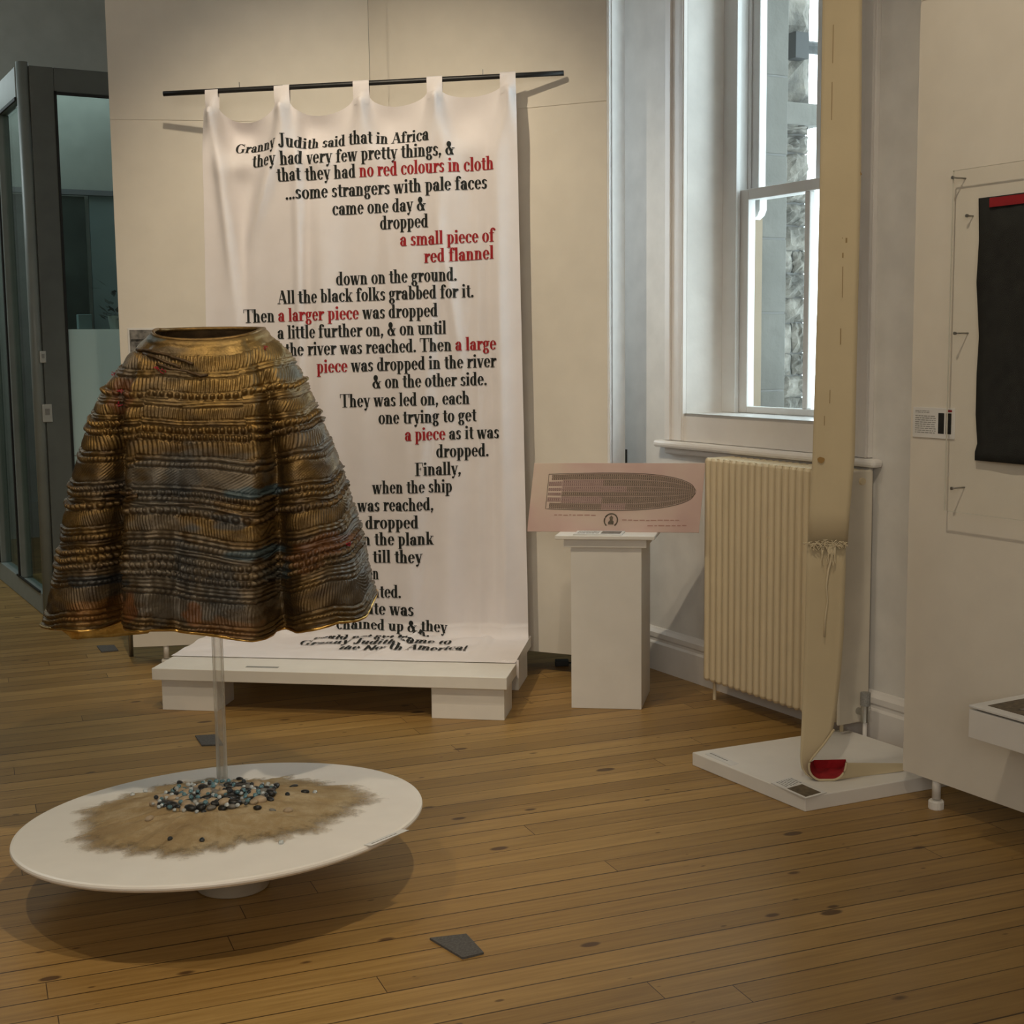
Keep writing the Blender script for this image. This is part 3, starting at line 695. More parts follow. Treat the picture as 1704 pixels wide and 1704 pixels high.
# corner of the hem hanging in the gap between the benches
tp = bpt(1, LV+LT-.02); cpt = fl(869, 1119, .12)
MB().grid([[tp+V(-.075, .03, .004)*(1-a)*1., tp+V(-.03, .0, .003)*(1-a)+V(0, -.0, 0), tp+V(.012, .03, .0)*(1-a)] if a == 0 else
           [tp+V(-.05*(1-a), .0, -.07*a+.002)+V(.008*a, -.004, 0), tp+V(-.02*(1-a)+.008*a, -.008, -.075*a), tp+V(.012, .02*(1-a), -.07*a)] for a in (0, .25, .5, .75, 1.)]).build('hanging_corner', M_banner, banner, smooth=True)
for (a, b) in TABX:                              # tab loops over the pole
    G = []; ym = pole_y((a+b)/2); zc = ZTOP+slope_z((a+b)/2)
    zp = aty(600, 139, ym)[2]+slope_z((a+b)/2)
    ua, ub = (a-XL0)/(XR0-XL0), (b-XL0)/(XR0-XL0); xs_ = np.linspace(a, b, 5); zt0 = lambda x: ZTOP+slope_z(x)
    G = [[bpt(u, l_, .0012) for u in np.linspace(ua, ub, 5)] for l_ in (.035, .012, .0)]
    for dy, dz in ((-.0165, zp-zc-.03), (-.0165, zp-zc), (-.013, zp-zc+.011), (0, zp-zc+.017), (.013, zp-zc+.011), (.0165, zp-zc), (.0165, zp-zc-.03)):
        G.append([V(x, pole_y(x)+dy, zt0(x)+dz) for x in xs_])
    G.append([bpt(u, .0, -.004) for u in np.linspace(ua, ub, 5)])
    MB().grid(G).build('tab_loop', M_banner, banner, smooth=True)
# pole and its hanging wires
pe = [V(-1.56, pole_y(-1.56), aty(272, 156, pole_y(-1.56))[2]), V(.258, pole_y(.258), aty(938, 121.5, pole_y(.258))[2])]
pe[0][0] = aty(272, 156, 6.515)[0]; pe[1][0] = aty(938, 121, 6.37)[0]
ZP = lambda x: pe[0][2]+(pe[1][2]-pe[0][2])*(x-pe[0][0])/(pe[1][0]-pe[0][0])
pole = thing('curtain_pole', (pe[0]+pe[1])/2, 'thin black pole the banner hangs from by its tabs', 'pole')
MB().tube([V(x, pole_y(x), ZP(x)) for x in np.linspace(pe[0][0], pe[1][0], 9)], .0115, 14).build('rod', M_black, pole, smooth=True)
for px in (396, 804):
    x = aty(px, 130, 6.46)[0]
    MB().tube([V(x, pole_y(x), ZP(x)+.010), V(x, pole_y(x), ZP(x)+.034)], .002, 6).build('hanging_hook', M_steel, pole)
x = aty(616, 130, 6.45)[0]
MB().tube([V(x, pole_y(x), ZP(x)+.012), V(x-.012, pole_y(x)+.02, HT)], .0011, 6).build('hanging_wire', M_steel, pole)

TXT = [  # left edge, right edge, baseline at the left, at the right, text with red parts in brackets
 (382, 714, 248, 233.5, 'Granny Judith said that in Africa'), (415, 757, 276, 258, 'they had very few pretty things, &'),
 (459, 822, 301, 283, 'that they had [no red colours in cloth]'), (473, 811, 331, 314, '...some strangers with pale faces'),
 (552, 709, 357.5, 350, 'came one day &'), (632, 713, 382, 378, 'dropped'), (666, 823, 410, 402.5, '[a small piece of]'), (706, 822, 438, 431, '[red flannel]'),
 (558, 761, 474.5, 467, 'down on the ground.'), (459, 789, 505.5, 494.5, 'All the black folks grabbed for it.'), (401, 729, 537, 526.5, 'Then [a larger piece] was dropped'),
 (459, 743, 564, 555.5, 'a little further on, & on until'), (472, 826, 592.5, 581.5, 'the river was reached. Then [a large]'), (526, 826, 621, 610.5, '[piece] was dropped in the river'),
 (619, 811, 646.5, 640.5, '& on the other side.'), (565, 782, 678.5, 672, 'They was led on, each'), (629, 793, 706, 700.5, 'one trying to get'),
 (674, 831, 733.5, 728.5, '[a piece] as it was'), (726, 814, 761, 758.5, 'dropped.'), (691, 768, 791.5, 789, 'Finally,'), (619, 753, 822.5, 818.5, 'when the ship'),
 (594, 722, 852.5, 849, 'was reached,'), (553, 697, 883, 879, 'they dropped'), (590, 722, 909, 906.5, 'on the plank'), (586, 703, 938, 936.5, 'up till they'),
 (594, 630, 967, 966, 'men'), (590, 668, 997, 995, 'wanted.'), (596, 689, 1025, 1023, 'gate was'), (559, 745, 1054, 1050.5, 'chained up & they')]
def seg(s):
    out = []; red = False; cur = ''
    for ch in s:
        if ch in '[]':
            if cur: out.append((red, cur))
            cur = ''; red = ch == '['
        else: cur += ch
    if cur: out.append((red, cur))
    return out
def write_line(xl, xr, yl, yr, s, floor_y=None):
    segs = [(r_, w_) for r_, q_ in seg(s) for w_ in __import__('re').findall(r'\S+|\s+', q_)]; tot = sum(GL[c][0] for _, q in segs for c in q)
    pen = 0.
    if floor_y is None:
        pa, pb = aty(xl, yl, pole_y(-.5)-.01), aty(xr, yr, pole_y(-.3)-.01)
    k = .150                                     # cap height
    for red, q in segs:
        m = MB()
        for c in q:
            adv, pol = glyph_polys(c)
            for P in pol:
                pts = []
                for gx, gy in P:
                    fx = (pen+gx)/tot
                    if floor_y is None:
                        x = pa[0]+(pb[0]-pa[0])*fx; z = pa[2]+(pb[2]-pa[2])*fx+gy*CAP
                        l = ZTOP+slope_z(x)-z; fr = l/LV
                        xa, xb = XL0+(XLb-XL0)*fr, XR0+(XRb-XR0)*fr
                        pts.append(bpt((x-xa)/(xb-xa), l, .0035))
                    else:
                        u = xl+(xr-xl)*fx; pts.append(bpt(u, yl+(yr-yl)*fx-gy*.062, .005))
                m.add(pts, [tuple(range(len(pts)))])
            pen += adv
        if m.v: o = m.build('red_word' if red else 'black_word', M_red if red else M_ink, banner)
CAP = .0615
for a in TXT: write_line(*a)
for u0, u1, l0, l1, s in ((.34, .70, .125, .12, 'could not get back.'), (.32, .78, .215, .205, 'Granny Judith came to'), (.46, .84, .30, .285, "the North America!")):
    write_line(u0, u1, LV+l0, LV+l1, s, floor_y=1)

# ------------------------------------------------------------------ label cards
def card(p, ex, ey, label, name='label_card', th=.004, mat=None, photo=None, lines=None, up=None):
    """A card at corner p spanned by ex (width) and ey (height); photo and lines as boxes in its own 0..1 frame."""
    up = np.cross(ex, ey) if up is None else up; up = up/np.linalg.norm(up)
    t = thing(name, p+ex/2+ey/2, label, 'label')
    MB().box(p, ex, ey, up*th).build('card', mat or M_paper, t, bevel=.0008)
    for i, (x0, y0, x1, y1, mm) in enumerate(photo or []):
        MB().box(p+ex*x0+ey*y0+up*th, ex*(x1-x0), ey*(y1-y0), up*.0006).build('photo_print', mm, t)
    if lines:
        m = MB()
        for (x0, y0, x1, y1, n) in lines:
            for j in range(n):
                yy = y1-(y1-y0)*(j+.5)/n; xx = x0
                while xx < x1-.02:
                    e_ = min(x1, xx+random.uniform(.03, .11)); m.box(p+ex*xx+ey*yy+up*th, ex*(e_-xx), ey*((y1-y0)/n*.38), up*.0004); xx = e_+.018
        m.build('printed_lines', M_greytext, t)
    return t
# on the left display panel, half hidden by the cape
dl = PC-V(PL[0], PL[1], 0); dl[2] = 0; dl /= np.linalg.norm(dl); nl = V(dl[1], -dl[0], 0)
p0 = onpl(215.5, 622, PL, nl); p1 = onpl(317, 622, PL, nl)
card(p0+nl*.001, dl*np.dot(p1-p0, dl), Z*(onpl(215.5, 546, PL, nl)[2]-p0[2]), 'label with a grey landscape photograph on the left panel behind the cape', photo=[(.03, .3, .97, .96, M_photog), (.12, .55, .8, .62, M_soot), (.05, .7, .6, .76, M_soot), (.3, .8, .95, .86, M_photo), (.1, .42, .5, .46, M_soot)], lines=[(.05, .05, .6, .26, 4)], up=nl)
# on the foreground panel
nr = -N
p0 = RP(2.075, 0); zz0, zz1 = onpl(1555, 729, RP(2.1, 0), N)[2], onpl(1555, 678.5, RP(2.1, 0), N)[2]
sa = (onpl(1521, 700, RP(2, 0), N)-A0) @ U; sb = (onpl(1590, 700, RP(2, 0), N)-A0) @ U
card(RP(sa, zz0, .001), U*(sb-sa), Z*(zz1-zz0), 'white label with a small dark picture, left of the black textile', photo=[(.62, .16, .76, .84, M_darkcloth), (.80, .16, .93, .84, M_darkcloth), (.81, .88, .94, .95, M_redcloth)], lines=[(.06, .12, .56, .74, 9), (.06, .80, .40, .9, 2)], up=nr)
# on the pedestal, slab, disc and bench: added with those objects below

# ------------------------------------------------------------------ pedestal and print
pw = V(1, -.145, 0); pw /= np.linalg.norm(pw); pn = V(-pw[1], pw[0], 0)
PF = fl(951, 1178); PWID = np.linalg.norm(fl(1067.5, 1181)-PF); PDEP = .325
pf2 = fl(1067.5, 1181)-PF; pw = pf2/np.linalg.norm(pf2); pn = V(.073, .341, 0); pn /= np.linalg.norm(pn)
ped = thing('pedestal', PF+pw*PWID/2+pn*PDEP/2, 'tall white square pedestal with a stepped cap below the pink print', 'pedestal')
MB().box(PF, pw*PWID, pn*PDEP, Z*.70).build('body', M_white, ped, bevel=.002)
MB().box(PF-pw*.028-pn*.012+Z*.70, pw*(PWID+.05), pn*(PDEP+.024), Z*.036).build('collar', M_white, ped, bevel=.002)
PT = .753
MB().box(PF-pw*.062-pn*.03+Z*.736, pw*(PWID+.12), pn*(PDEP+.06), Z*(PT-.736)).build('cap', M_white, ped, bevel=.003)
q0 = fl(963, 885.5, PT); q1 = fl(1043, 887, PT); ex = q1-q0
card(PF+pw*.015-pn*.02+Z*PT, pw*.205, pn*.11, 'white label lying on the pedestal cap below the pink print', photo=[(.55, .15, .95, .85, M_photog)], lines=[(.06, .15, .5, .85, 6)], up=Z, th=.006)
# print board: stands on the cap, leaning back
yb = 5.93
bL = aty(877, 877, yb); bR = aty(1163, 886, yb-.10); tL = aty(889, 770.5, yb+.05); 
bL[2] = bR[2] = PT; bx_ = bR-bL; bx_[2] = 0
up_ = V(.045, .06, .295); up_[2] = aty(889, 770.5, yb+.06)[2]-PT
up_[0] = aty(889, 770.5, yb+.06)[0]-bL[0]
up_ -= bx_*(up_ @ bx_)/(bx_ @ bx_)*0
bn_ = np.cross(bx_, up_); bn_ /= np.linalg.norm(bn_)          # faces the camera
pr = thing('print_board', bL+bx_/2, 'wide pink print with a dark hatched hull shape, leaning on the pedestal', 'print')
MB().box(bL-bn_*.006, bx_, up_, bn_*.006).build('board', M_pink, pr, bevel=.001)
def hull(name, mat, x0, x1, f0, f1, d=.0006):
    """strip of the hull between fractions f0..f1 of its local half-height (from -1 to 1)"""
    def half(x): return (.26*(1-max(0, (x-.45)/.51)**2.6)**.5 if x > .45 else .26-.02*((.45-x)/.35)**2)
    G = []; uv = []
    for x in np.linspace(x0, x1, 24):
        h = half(min(x, .9599))*1.; G.append([bL+bx_*x+up_*(.585+h*f)+bn_*d for f in (f0, (f0+f1)/2, f1)])
    m = MB().grid(G); o = m.build(name, mat, pr)
    ul = o.data.uv_layers.new(name='UVMap')
    xs = np.linspace(x0, x1, 24)
    for lp in o.data.loops:
        i, j = divmod(lp.vertex_index, 3); ul.data[lp.index].uv = (xs[i], (f0, (f0+f1)/2, f1)[j])
    return o
rows = [(-1, -.68), (-.66, -.30), (-.28, -.02), (.0, .28), (.30, .66), (.68, 1)]
for i, (a, b_) in enumerate(rows):
    hull('hatched_row', M_hatchB if i in (1, 3, 4) else M_hatchA, .115 if i in (0, 5) else .18, .42, a, b_)
    hull('hatched_row', M_hatchA if i in (1, 2, 4, 5) else M_hatchB, .42, .56, a, b_)
    hull('hatched_row', M_hatchA, .56, .955, a, b_)
for i in (1, 2, 3, 4): hull('hatched_row', M_hatchB, .10, .178, rows[i][0]*.98+.03, rows[i][1]*.98-.06)
m = MB()                                          # hull outline
pts = [(x, 1) for x in np.linspace(.095, .9599, 40)]+[(x, -1) for x in np.linspace(.9599, .095, 40)]
def half(x): return (.26*(1-max(0, (x-.45)/.51)**2.6)**.5 if x > .45 else .26-.02*((.45-x)/.35)**2)
P = [bL+bx_*x+up_*(.585+(half(x)+.012)*f)+bn_*.001 for x, f in pts]; P.append(P[0])
m.tube(P, .0012, 5).build('hull_outline', M_photo, pr)
m = MB(); random.seed(3)                          # handwritten captions, illegible at this size
for y0, x0, x1 in ((.235, .15, .40), (.165, .55, .88), (.09, .70, .90)):
    x = x0
    while x < x1:
        l = random.uniform(.012, .035); m.box(bL+bx_*x+up_*(y0+random.uniform(-.004, .004))+bn_*.0004, bx_*l, up_*.014, bn_*.0005); x += l+.008
m.build('caption_writing', M_hatchB if False else plain('faint_brown_ink', (.36, .20, .16), .7), pr)
m = MB(); cc = bL+bx_*.485+up_*.17+bn_*.001         # round-topped seal with a plain figure-like blot
ring = [cc+bx_*(.038*math.cos(a))+up_*(.095*math.sin(a)) for a in np.linspace(-.9, PI+.9, 26)]
m.tube(ring, .003, 6).build('seal_ring', M_photo, pr)
m = MB().prism([cc+bx_*x+up_*y for x, y in ((-.014, -.06), (.016, -.06), (.018, -.02), (.010, .0), (.012, .04), (.0, .07), (-.010, .04), (-.006, .0), (-.016, -.03))], bn_*.001); m.build('seal_mark', M_photo, pr)

# ------------------------------------------------------------------ radiator
def radiator():
    s0, s1, k0, k1, z0, z1 = .652, 1.505, -.19, -.03, .088, 1.072
    t = thing('column_radiator', wp((s0+s1)/2, -.09, 0), 'cream column radiator under the window', 'radiator')
    n = 20; p = (s1-s0-.02)/n
    for i in range(n):
        a = s0+p*i+p/2; m = MB(); r = p*.40; zz = z0
        # one section: a flattened front and rear column joined by rounded headers
        for kk, sg in ((k0+r, 1), (k1-r, 1)):
            m.tube([wp(a, kk, zz+r*.3), wp(a, kk, zz+r*1.0), wp(a, kk, z1-r*1.0), wp(a, kk, z1-r*.3)], [r*.55, r, r, r*.55], 12)
        m.wbox(a-r*.8, a+r*.8, k0+r, k1-r, z1-.05, z1-.006); m.wbox(a-r*.8, a+r*.8, k0+r, k1-r, z0+.006, z0+.05)
        m.build('section', M_rad, t, smooth=False, bevel=.003)
    m = MB()
    for zz in (z0+.03, z1-.03): m.tube([wp(s0+.01, -.09, zz), wp(s1-.01, -.09, zz)], .018, 12)
    m.wbox(s0+.01, s1-.01, -.10, -.08, z0+.03, z1-.03)
    m.build('header', M_rad, t)
    MB().wbox(s1-.012, s1+.002, k0+.004, k1, z0-.0, z1-.004).build('end_plate', M_radend, t, bevel=.006)
    MB().tube([wp(s1+.002, -.09, z1-.045), wp(s1+.012, -.09, z1-.045)], .014, 10).build('blanking_plug', M_rad, t)
    for s in (s0+.015, s1-.04): MB().tube([wp(s, -.13, 0), wp(s, -.13, z0+.02)], .008, 8).build('foot', M_rad, t)
    v = MB(); v.tube([wp(s1, -.085, .135), wp(s1+.05, -.085, .135)], .014, 12); v.tube([wp(s1+.04, -.085, .10), wp(s1+.04, -.085, .17)], .017, 12)
    o = v.build('valve', M_chrome, t); MB().tube([wp(s1+.04, -.085, .165), wp(s1+.04, -.085, .215)], .02, 12).build('valve_cap', M_greytext, o)
    MB().tube([wp(s1+.04, -.085, 0), wp(s1+.04, -.085, .11)], .0085, 10).build('supply_pipe', M_gloss, t)
radiator()

# ------------------------------------------------------------------ square slab and the hanging canvas strip
SZ = .05
sA, sB, sD = fl(1152, 1251.5, SZ), fl(1340, 1327, SZ), fl(1406, 1213, SZ)
sA[2] = sB[2] = sD[2] = 0; sv = sD-sA
tag(MB().prism([sA, sB, sB+sv, sD], Z*SZ).build('floor_slab', M_white, bevel=.003), 'low white square slab on the floor under the canvas strip', 'slab')
q0, q1, q2 = fl(1283, 1304, SZ), fl(1341, 1330, SZ), fl(1376, 1320, SZ)
card(q0, q1-q0, q2-q1, 'label with a brown photograph on the front corner of the white slab', photo=[(.42, .08, .95, .80, M_photo)], lines=[(.05, .1, .36, .9, 7)], up=Z)
q0, q1, q2 = fl(1173, 1255, SZ), fl(1217, 1274.5, SZ), fl(1229, 1271, SZ)
card(q0, q1-q0, q2-q1, 'narrow grey label strip on the left edge of the white slab', lines=[(.05, .3, .7, .7, 1)], up=Z, th=.0015)
CY = 4.70
def cpt_(px, py, y=None): return aty(px, py, CY if y is None else y)
strip = thing('canvas_strip', fl(1372, 1299, SZ), 'long cream canvas strip hanging to the slab, curled at the foot', 'textile')
LR = [(-330, 1371.5, 1436), (0, 1367.5, 1433), (300, 1363, 1431), (500, 1358, 1427), (760, 1351.5, 1420), (850, 1346, 1412), (905, 1343, 1408.5)]
up = []
for y, a, b_ in LR:
    zt_ = cpt_(1400, y)[2]
    up.append([V(cpt_(a+(b_-a)*f, y)[0], CY+.006*math.sin(f*3+y*.01)-.012, cpt_(1400, y)[2]) for f in np.linspace(0, 1, 9)])
MB().grid(up).build('upper_length', M_canvas, strip, smooth=True, solid=.004)
lowp = [(890, 1344, 1407), (950, 1342, 1407), (1050, 1339.5, 1404), (1120, 1337, 1399), (1180, 1335, 1392), (1215, 1333.5, 1386), (1238, 1332.5, 1372), (1255, 1332, 1358), (1268, 1332.5, 1349), (1278, 1334.5, 1346.5), (1288, 1341, 1348.5), (1296, 1352, 1357)]
lw = []
for i, (y, a, b_) in enumerate(lowp):
    dy = 0 if y < 1180 else -.05*((y-1180)/116)**1.4
    lw.append([aty(a+(b_-a)*f, y, CY+dy-.03*(1-f)*max(0, (y-1180)/116)) for f in np.linspace(0, 1, 9)])
MB().grid(lw).build('lower_length', M_canvas, strip, smooth=True, solid=.004)
# the curl: open trough whose mouth faces the room, running to a flat tail at the right
mouth = [(1388, 1214), (1371, 1238), (1354, 1259), (1347, 1270), (1346.5, 1280), (1350, 1289), (1358, 1296), (1370, 1299.5), (1383, 1299), (1396, 1294.5), (1404, 1286), (1407.5, 1276), (1408.5, 1268)]
def smooth_path(P, n=4):
    P = [np.array(p, float) for p in P]; out = []
    for i in range(len(P)-1):
        p0, p1, p2, p3 = P[max(i-1, 0)], P[i], P[i+1], P[min(i+2, len(P)-1)]
        for k in range(n):
            f = k/n; out.append(.5*(2*p1+(p2-p0)*f+(2*p0-5*p1+4*p2-p3)*f*f+(3*p1-p0-3*p2+p3)*f**3))
    return out+[P[-1]]
mouth = smooth_path(mouth)
MP = [aty(x, y, CY-.085+.055*max(0, (1270-y)/56)) for x, y in mouth]
for q in MP: q[2] = max(q[2], SZ+.0045)
nm = len(mouth); back = []
for i, (x, y) in enumerate(mouth):                # far rim of the trough, smaller and lifted
    cx, cy = 1379, 1272; back.append(aty(cx+(x-cx)*.86+3, cy+(y-cy)*.62-6, CY+.045))
    back[-1][2] = max(back[-1][2], SZ+.006)
k0 = 12
G = [[a*(1-f)+b_*f for f in np.linspace(0, 1, 6)] for a, b_ in zip(MP[k0:], back[k0:])]
MB().grid(G).build('curl_lining', M_redline, strip, smooth=True)
MB().add(back[k0:], [tuple(range(nm-k0))]).build('curl_lining', M_redline, strip)
MB().tube(MP, .0040, 7).build('curl_edge', M_canvas, strip, smooth=True)
G = []
for i in range(31, nm):                            # outside of the trough running to the tail at the right
    a = MP[i]; f_ = (i-31)/(nm-32); ang = PI*(1.5+f_*.5)
    b_ = aty(1504, 1283-13*f_, CY+.01+.04*f_); b_[2] = max(b_[2], SZ+.0035)
    G.append([a+V(0, .0015, -.0035)*(1-f)+(b_-a)*f for f in np.linspace(0, 1, 8)])
MB().grid(G).build('curl_tail', M_canvas, strip, smooth=True)
m = MB()                                          # frayed seam
for i in range(70):
    f = random.random(); x = 1338+f*71; y = 903+2*math.sin(f*9)+random.uniform(-3, 3); a = aty(x, y, CY-.022)
    m.tube([a, a+V(random.uniform(-.012, .012), -.006, random.uniform(-.006, .006)), a+V(random.uniform(-.02, .02), -.004, random.uniform(-.022, .004))], .0013, 5)
for i in range(16):
    x = random.uniform(1366, 1392); a = aty(x, 906, CY-.022)
    m.tube([a, a+V(random.uniform(-.01, .01), -.006, -.03), a+V(random.uniform(-.012, .006), -.003, -random.uniform(.04, .075))], .0016, 5)
m.build('frayed_edge', M_string, strip)
m = MB(); pth = [(1380, 905), (1384, 925), (1378, 950), (1375, 975), (1377, 1000), (1373, 1030), (1372, 1060)]
m.tube([aty(x, y, CY-.02) for x, y in pth], [.005, .006, .004, .0035, .003, .003, .0035], 8); m.build('loose_thread', M_string, strip, smooth=True)
m = MB()
for x, y, w_, h in ((1386, 75, 1.5, 60), (1384, 170, 1.5, 60), (1404, 300, 1.3, 45), (1402, 370, 1.3, 55), (1409, 400, 4, 8), (1403, 425, 3, 8), (1402, 470, 1.5, 50), (1399, 560, 2, 26), (1381, 660, 1.2, 22), (1409, 240, 7, 1.5), (1372, 700, 1.2, 16)):
    a = aty(x-w_/2, y+h/2, CY-.0155); m.box(a, V(w_*.0014, 0, 0), V(0, .001, 0), V(0, 0, h*.00204))
m.build('seam_stitch', plain('brown_stitching', (.30, .21, .10), .8), strip)
for x, y, r_ in ((1366, 765, .012), (1414, 242, .011), (1428, 290, .012)):
    m = MB(); c = aty(x, y, CY-.0158)
    m.prism([c+V(r_*random.uniform(.7, 1.2)*math.cos(a), 0, r_*random.uniform(.7, 1.2)*math.sin(a)) for a in np.linspace(0, 2*PI, 12)[:-1]], V(0, .0008, 0)); m.build('rust_stain', M_stain, strip)

# ------------------------------------------------------------------ textile, acrylic sheet, pins and shelf on the foreground panel
def sz(px, py, off=0.): p = onpl(px, py, RP(2.2, 0, off), N); return (p-A0) @ U, p[2]
art = thing('black_textile', RP(2.5, 1.18), 'black woven textile with a red patch along its top edge', 'textile')
ed = [(1629, 330), (1629.5, 400), (1627, 470), (1629, 560), (1626, 620), (1625.5, 690), (1627, 738), (1622.5, 752), (1622, 766)]
G = []
for x, y in ed:
    s_, z_ = sz(x, y, .02); G.append([RP(s_+(2.92-s_)*f, z_, .02+.003*math.sin(f*14+y*.03)) for f in np.linspace(0, 1, 12)])
MB().grid(G).build('cloth', M_darkcloth, art, smooth=True, solid=.006)
s_, z_ = sz(1647.5, 329.5, .027); s2, z2 = sz(1647.5, 345, .027)
MB().box(RP(s_, z2, .0265), U*.45, -N*.003, Z*(z_-z2)).build('red_patch', M_redcloth, art)
sl, zt_ = sz(1590, 284, .05); _, zb_ = sz(1586, 852, .05); sl -= .01
ac = thing('acrylic_sheet', RP(2.5, zb_, .05), 'clear acrylic sheet held by pins over the black textile', 'sheet')
MB().box(RP(sl, zb_, .046), U*1.0, -N*.004, Z*(zt_-zb_)).build('sheet', M_acryl, ac)
MB().box(RP(sl, zb_, .045), U*1.0, -N*.006, Z*.001).build('sheet_edge', plain('acrylic_edge', (.60, .58, .50), .3), ac)
MB().box(RP(sl, zt_, .045), U*1.0, -N*.006, Z*.0008).build('sheet_edge', bpy.data.materials['acrylic_edge'], ac)
MB().box(RP(sl, zb_, .045), U*.0008, -N*.006, Z*(zt_-zb_)).build('sheet_edge', bpy.data.materials['acrylic_edge'], ac)
for (x, y, ln, lb) in ((1607, 297, .053, 'topmost'), (1619.5, 359.5, .024, 'shortest'), (1611, 554.5, .055, 'middle'), (1605, 811, .053, 'lowest')):
    s_, z_ = sz(x, y)
    pt = thing('fixing_pin', RP(s_, z_), {'topmost': 'steel pin at the upper left corner of the acrylic sheet', 'shortest': 'short steel pin beside the top of the black textile', 'middle': 'steel pin halfway down the left edge of the acrylic sheet', 'lowest': 'steel pin at the lower left corner of the acrylic sheet'}[lb], 'pin')
    MB().tube([RP(s_, z_), RP(s_, z_, ln)], .0026, 10).build('shank', M_steel, pt, smooth=True)
    MB().tube([RP(s_, z_, ln), RP(s_, z_, ln+.006)], .0052, 12).build('head', M_steel, pt)
# shelf box with a framed picture lying on it
bo = .25; p = onpl(1612.5, 1173, RP(2.2, 0, bo), N); sS = (p-A0) @ U; zS = p[2]; zL = onpl(1612, 1227, RP(2.2, 0, bo), N)[2]
tag(MB().box(RP(sS, zL, bo), U*1.0, N*(bo-.002), Z*(zS-.012-zL)).build('shelf_box', M_white, bevel=.002), 'white box shelf sticking out of the foreground panel at the lower right', 'shelf')
fp = thing('framed_picture', RP(sS, zS-.012, bo), 'framed picture lying flat on the white box shelf', 'picture')
MB().box(RP(sS+.02, zS-.012, bo-.012), U*.5, N*(bo-.04), Z*.006).build('backing', M_soot, fp)
MB().box(RP(sS+.002, zS-.006, bo+.004), U*.55, N*(bo-.015), Z*.008).build('frame', M_paper, fp, bevel=.002)
MB().box(RP(sS+.04, zS+.002, bo-.034), U*.47, N*(bo-.09), Z*.001).build('photo_print', M_photo, fp)
MB().box(RP(sS+.12, zS+.0032, bo-.075), U*.10, N*.05, Z*.0008).build('photo_print', M_photog, fp)

# ------------------------------------------------------------------ disc, sand, pebbles, rod and cape
DC = V(-.853, 3.885, .21); DR = .583
zl_, zr_ = aty(15, 1384, 3.86)[2], aty(698, 1340, 3.90)[2]
zf_, zbk = aty(400, 1468, DC[1]-DR)[2], aty(400, 1266, DC[1]+DR)[2]
tx, ty_ = (zr_-zl_)/(2*DR), (zbk-zf_)/(2*DR); DC[2] = (zl_+zr_+zf_+zbk)/4
ez = V(-tx, -ty_, 1); ez /= np.linalg.norm(ez); ex0 = V(1, 0, tx); ex0 /= np.linalg.norm(ex0); ey0 = np.cross(ez, ex0)
TM = np.stack([ex0, ey0, ez], 1)
def dp(x, y, h=0.): return DC + TM @ V(x, y, h)
table = thing('round_table', V(DC[0], DC[1], 0), 'low round white disc table under the golden cape', 'table')
prof = [(.0, -.036), (.30, -.036), (.45, -.034), (.54, -.029), (.572, -.02), (.582, -.012), (DR, -.007), (.581, -.002), (.574, .0), (.5, 0.), (0, 0)]
MB().lathe(prof[1:-1], DC, 160, TM).build('disc_top', M_disc, table, smooth=False, bevel=.0)
bs = fl(392, 1493); 
MB().lathe([(.098, 0), (.104, .004), (.142, DC[2]-.04), (.142, DC[2]-.025)], V(DC[0]+.03, DC[1]-.02, 0), 48).build('conical_base', plain('pale_metal_base', (.52, .47, .38), .35, metal=.3), table, smooth=False)
q0, q1 = fl(606, 1408, DC[2]), fl(681, 1380, DC[2]); 
def ond(px, py): return onpl(px, py, DC, ez)
q0, q1, q2 = ond(605, 1407), ond(668, 1381), ond(682, 1382.5)
card(q0+ez*.001, q1-q0, (q2-q1)*.9, 'narrow white label strip on the right rim of the disc', lines=[(.1, .3, .75, .7, 1)], up=ez, th=.0012)
def dcoord(px, py, h=.0): p = onpl(px, py, DC+ez*h, ez)-DC; return p @ ex0, p @ ey0
SCX, SCY = dcoord(362, 1353)
def sand_r(a):
    x = math.cos(a); y = math.sin(a)
    r = 1/math.sqrt((x/.455)**2+(y/.395)**2)
    return r*(1+.05*math.sin(3*a+1)+.04*math.sin(7*a))+.024*math.sin(23*a)*math.sin(5*a+2)+.006*math.sin(57*a+3*math.sin(9*a))
def sand_h(x, y):
    dx, dy = x-SCX, y-SCY; a = math.atan2(dy, dx); q = math.hypot(dx, dy)/sand_r(a)
    if q >= 1: return 0.001
    return .001+.046*(1-q*q)**1.4+.004*(1-q)*math.sin(40*dx+6*math.sin(25*dy))+.002*(1-q)*math.sin(70*dy)
nr_, na = 40, 420; vs, fs, cov = [], [], []
for i in range(nr_+1):
    for j in range(na):
        a = 2*PI*j/na; q = i/nr_; r_ = sand_r(a)*q*1.06; x, y = SCX+r_*math.cos(a), SCY+r_*math.sin(a)
        vs.append(dp(x, y, sand_h(x, y)+.0006)); cov.append(1.25 if q < .62 else 1.25-1.5*(q-.62)/.38)
for i in range(nr_): fs += [(i*na+j, i*na+(j+1) % na, (i+1)*na+(j+1) % na, (i+1)*na+j) for j in range(na)]
so = MB().add(vs, fs).build('sand_heap', M_sand, smooth=True); tag(so, 'flat heap of brown sand brushed out over the white disc', 'sand', kind='stuff')
at_ = so.data.attributes.new('cover', 'FLOAT', 'POINT'); at_.data.foreach_set('value', cov)
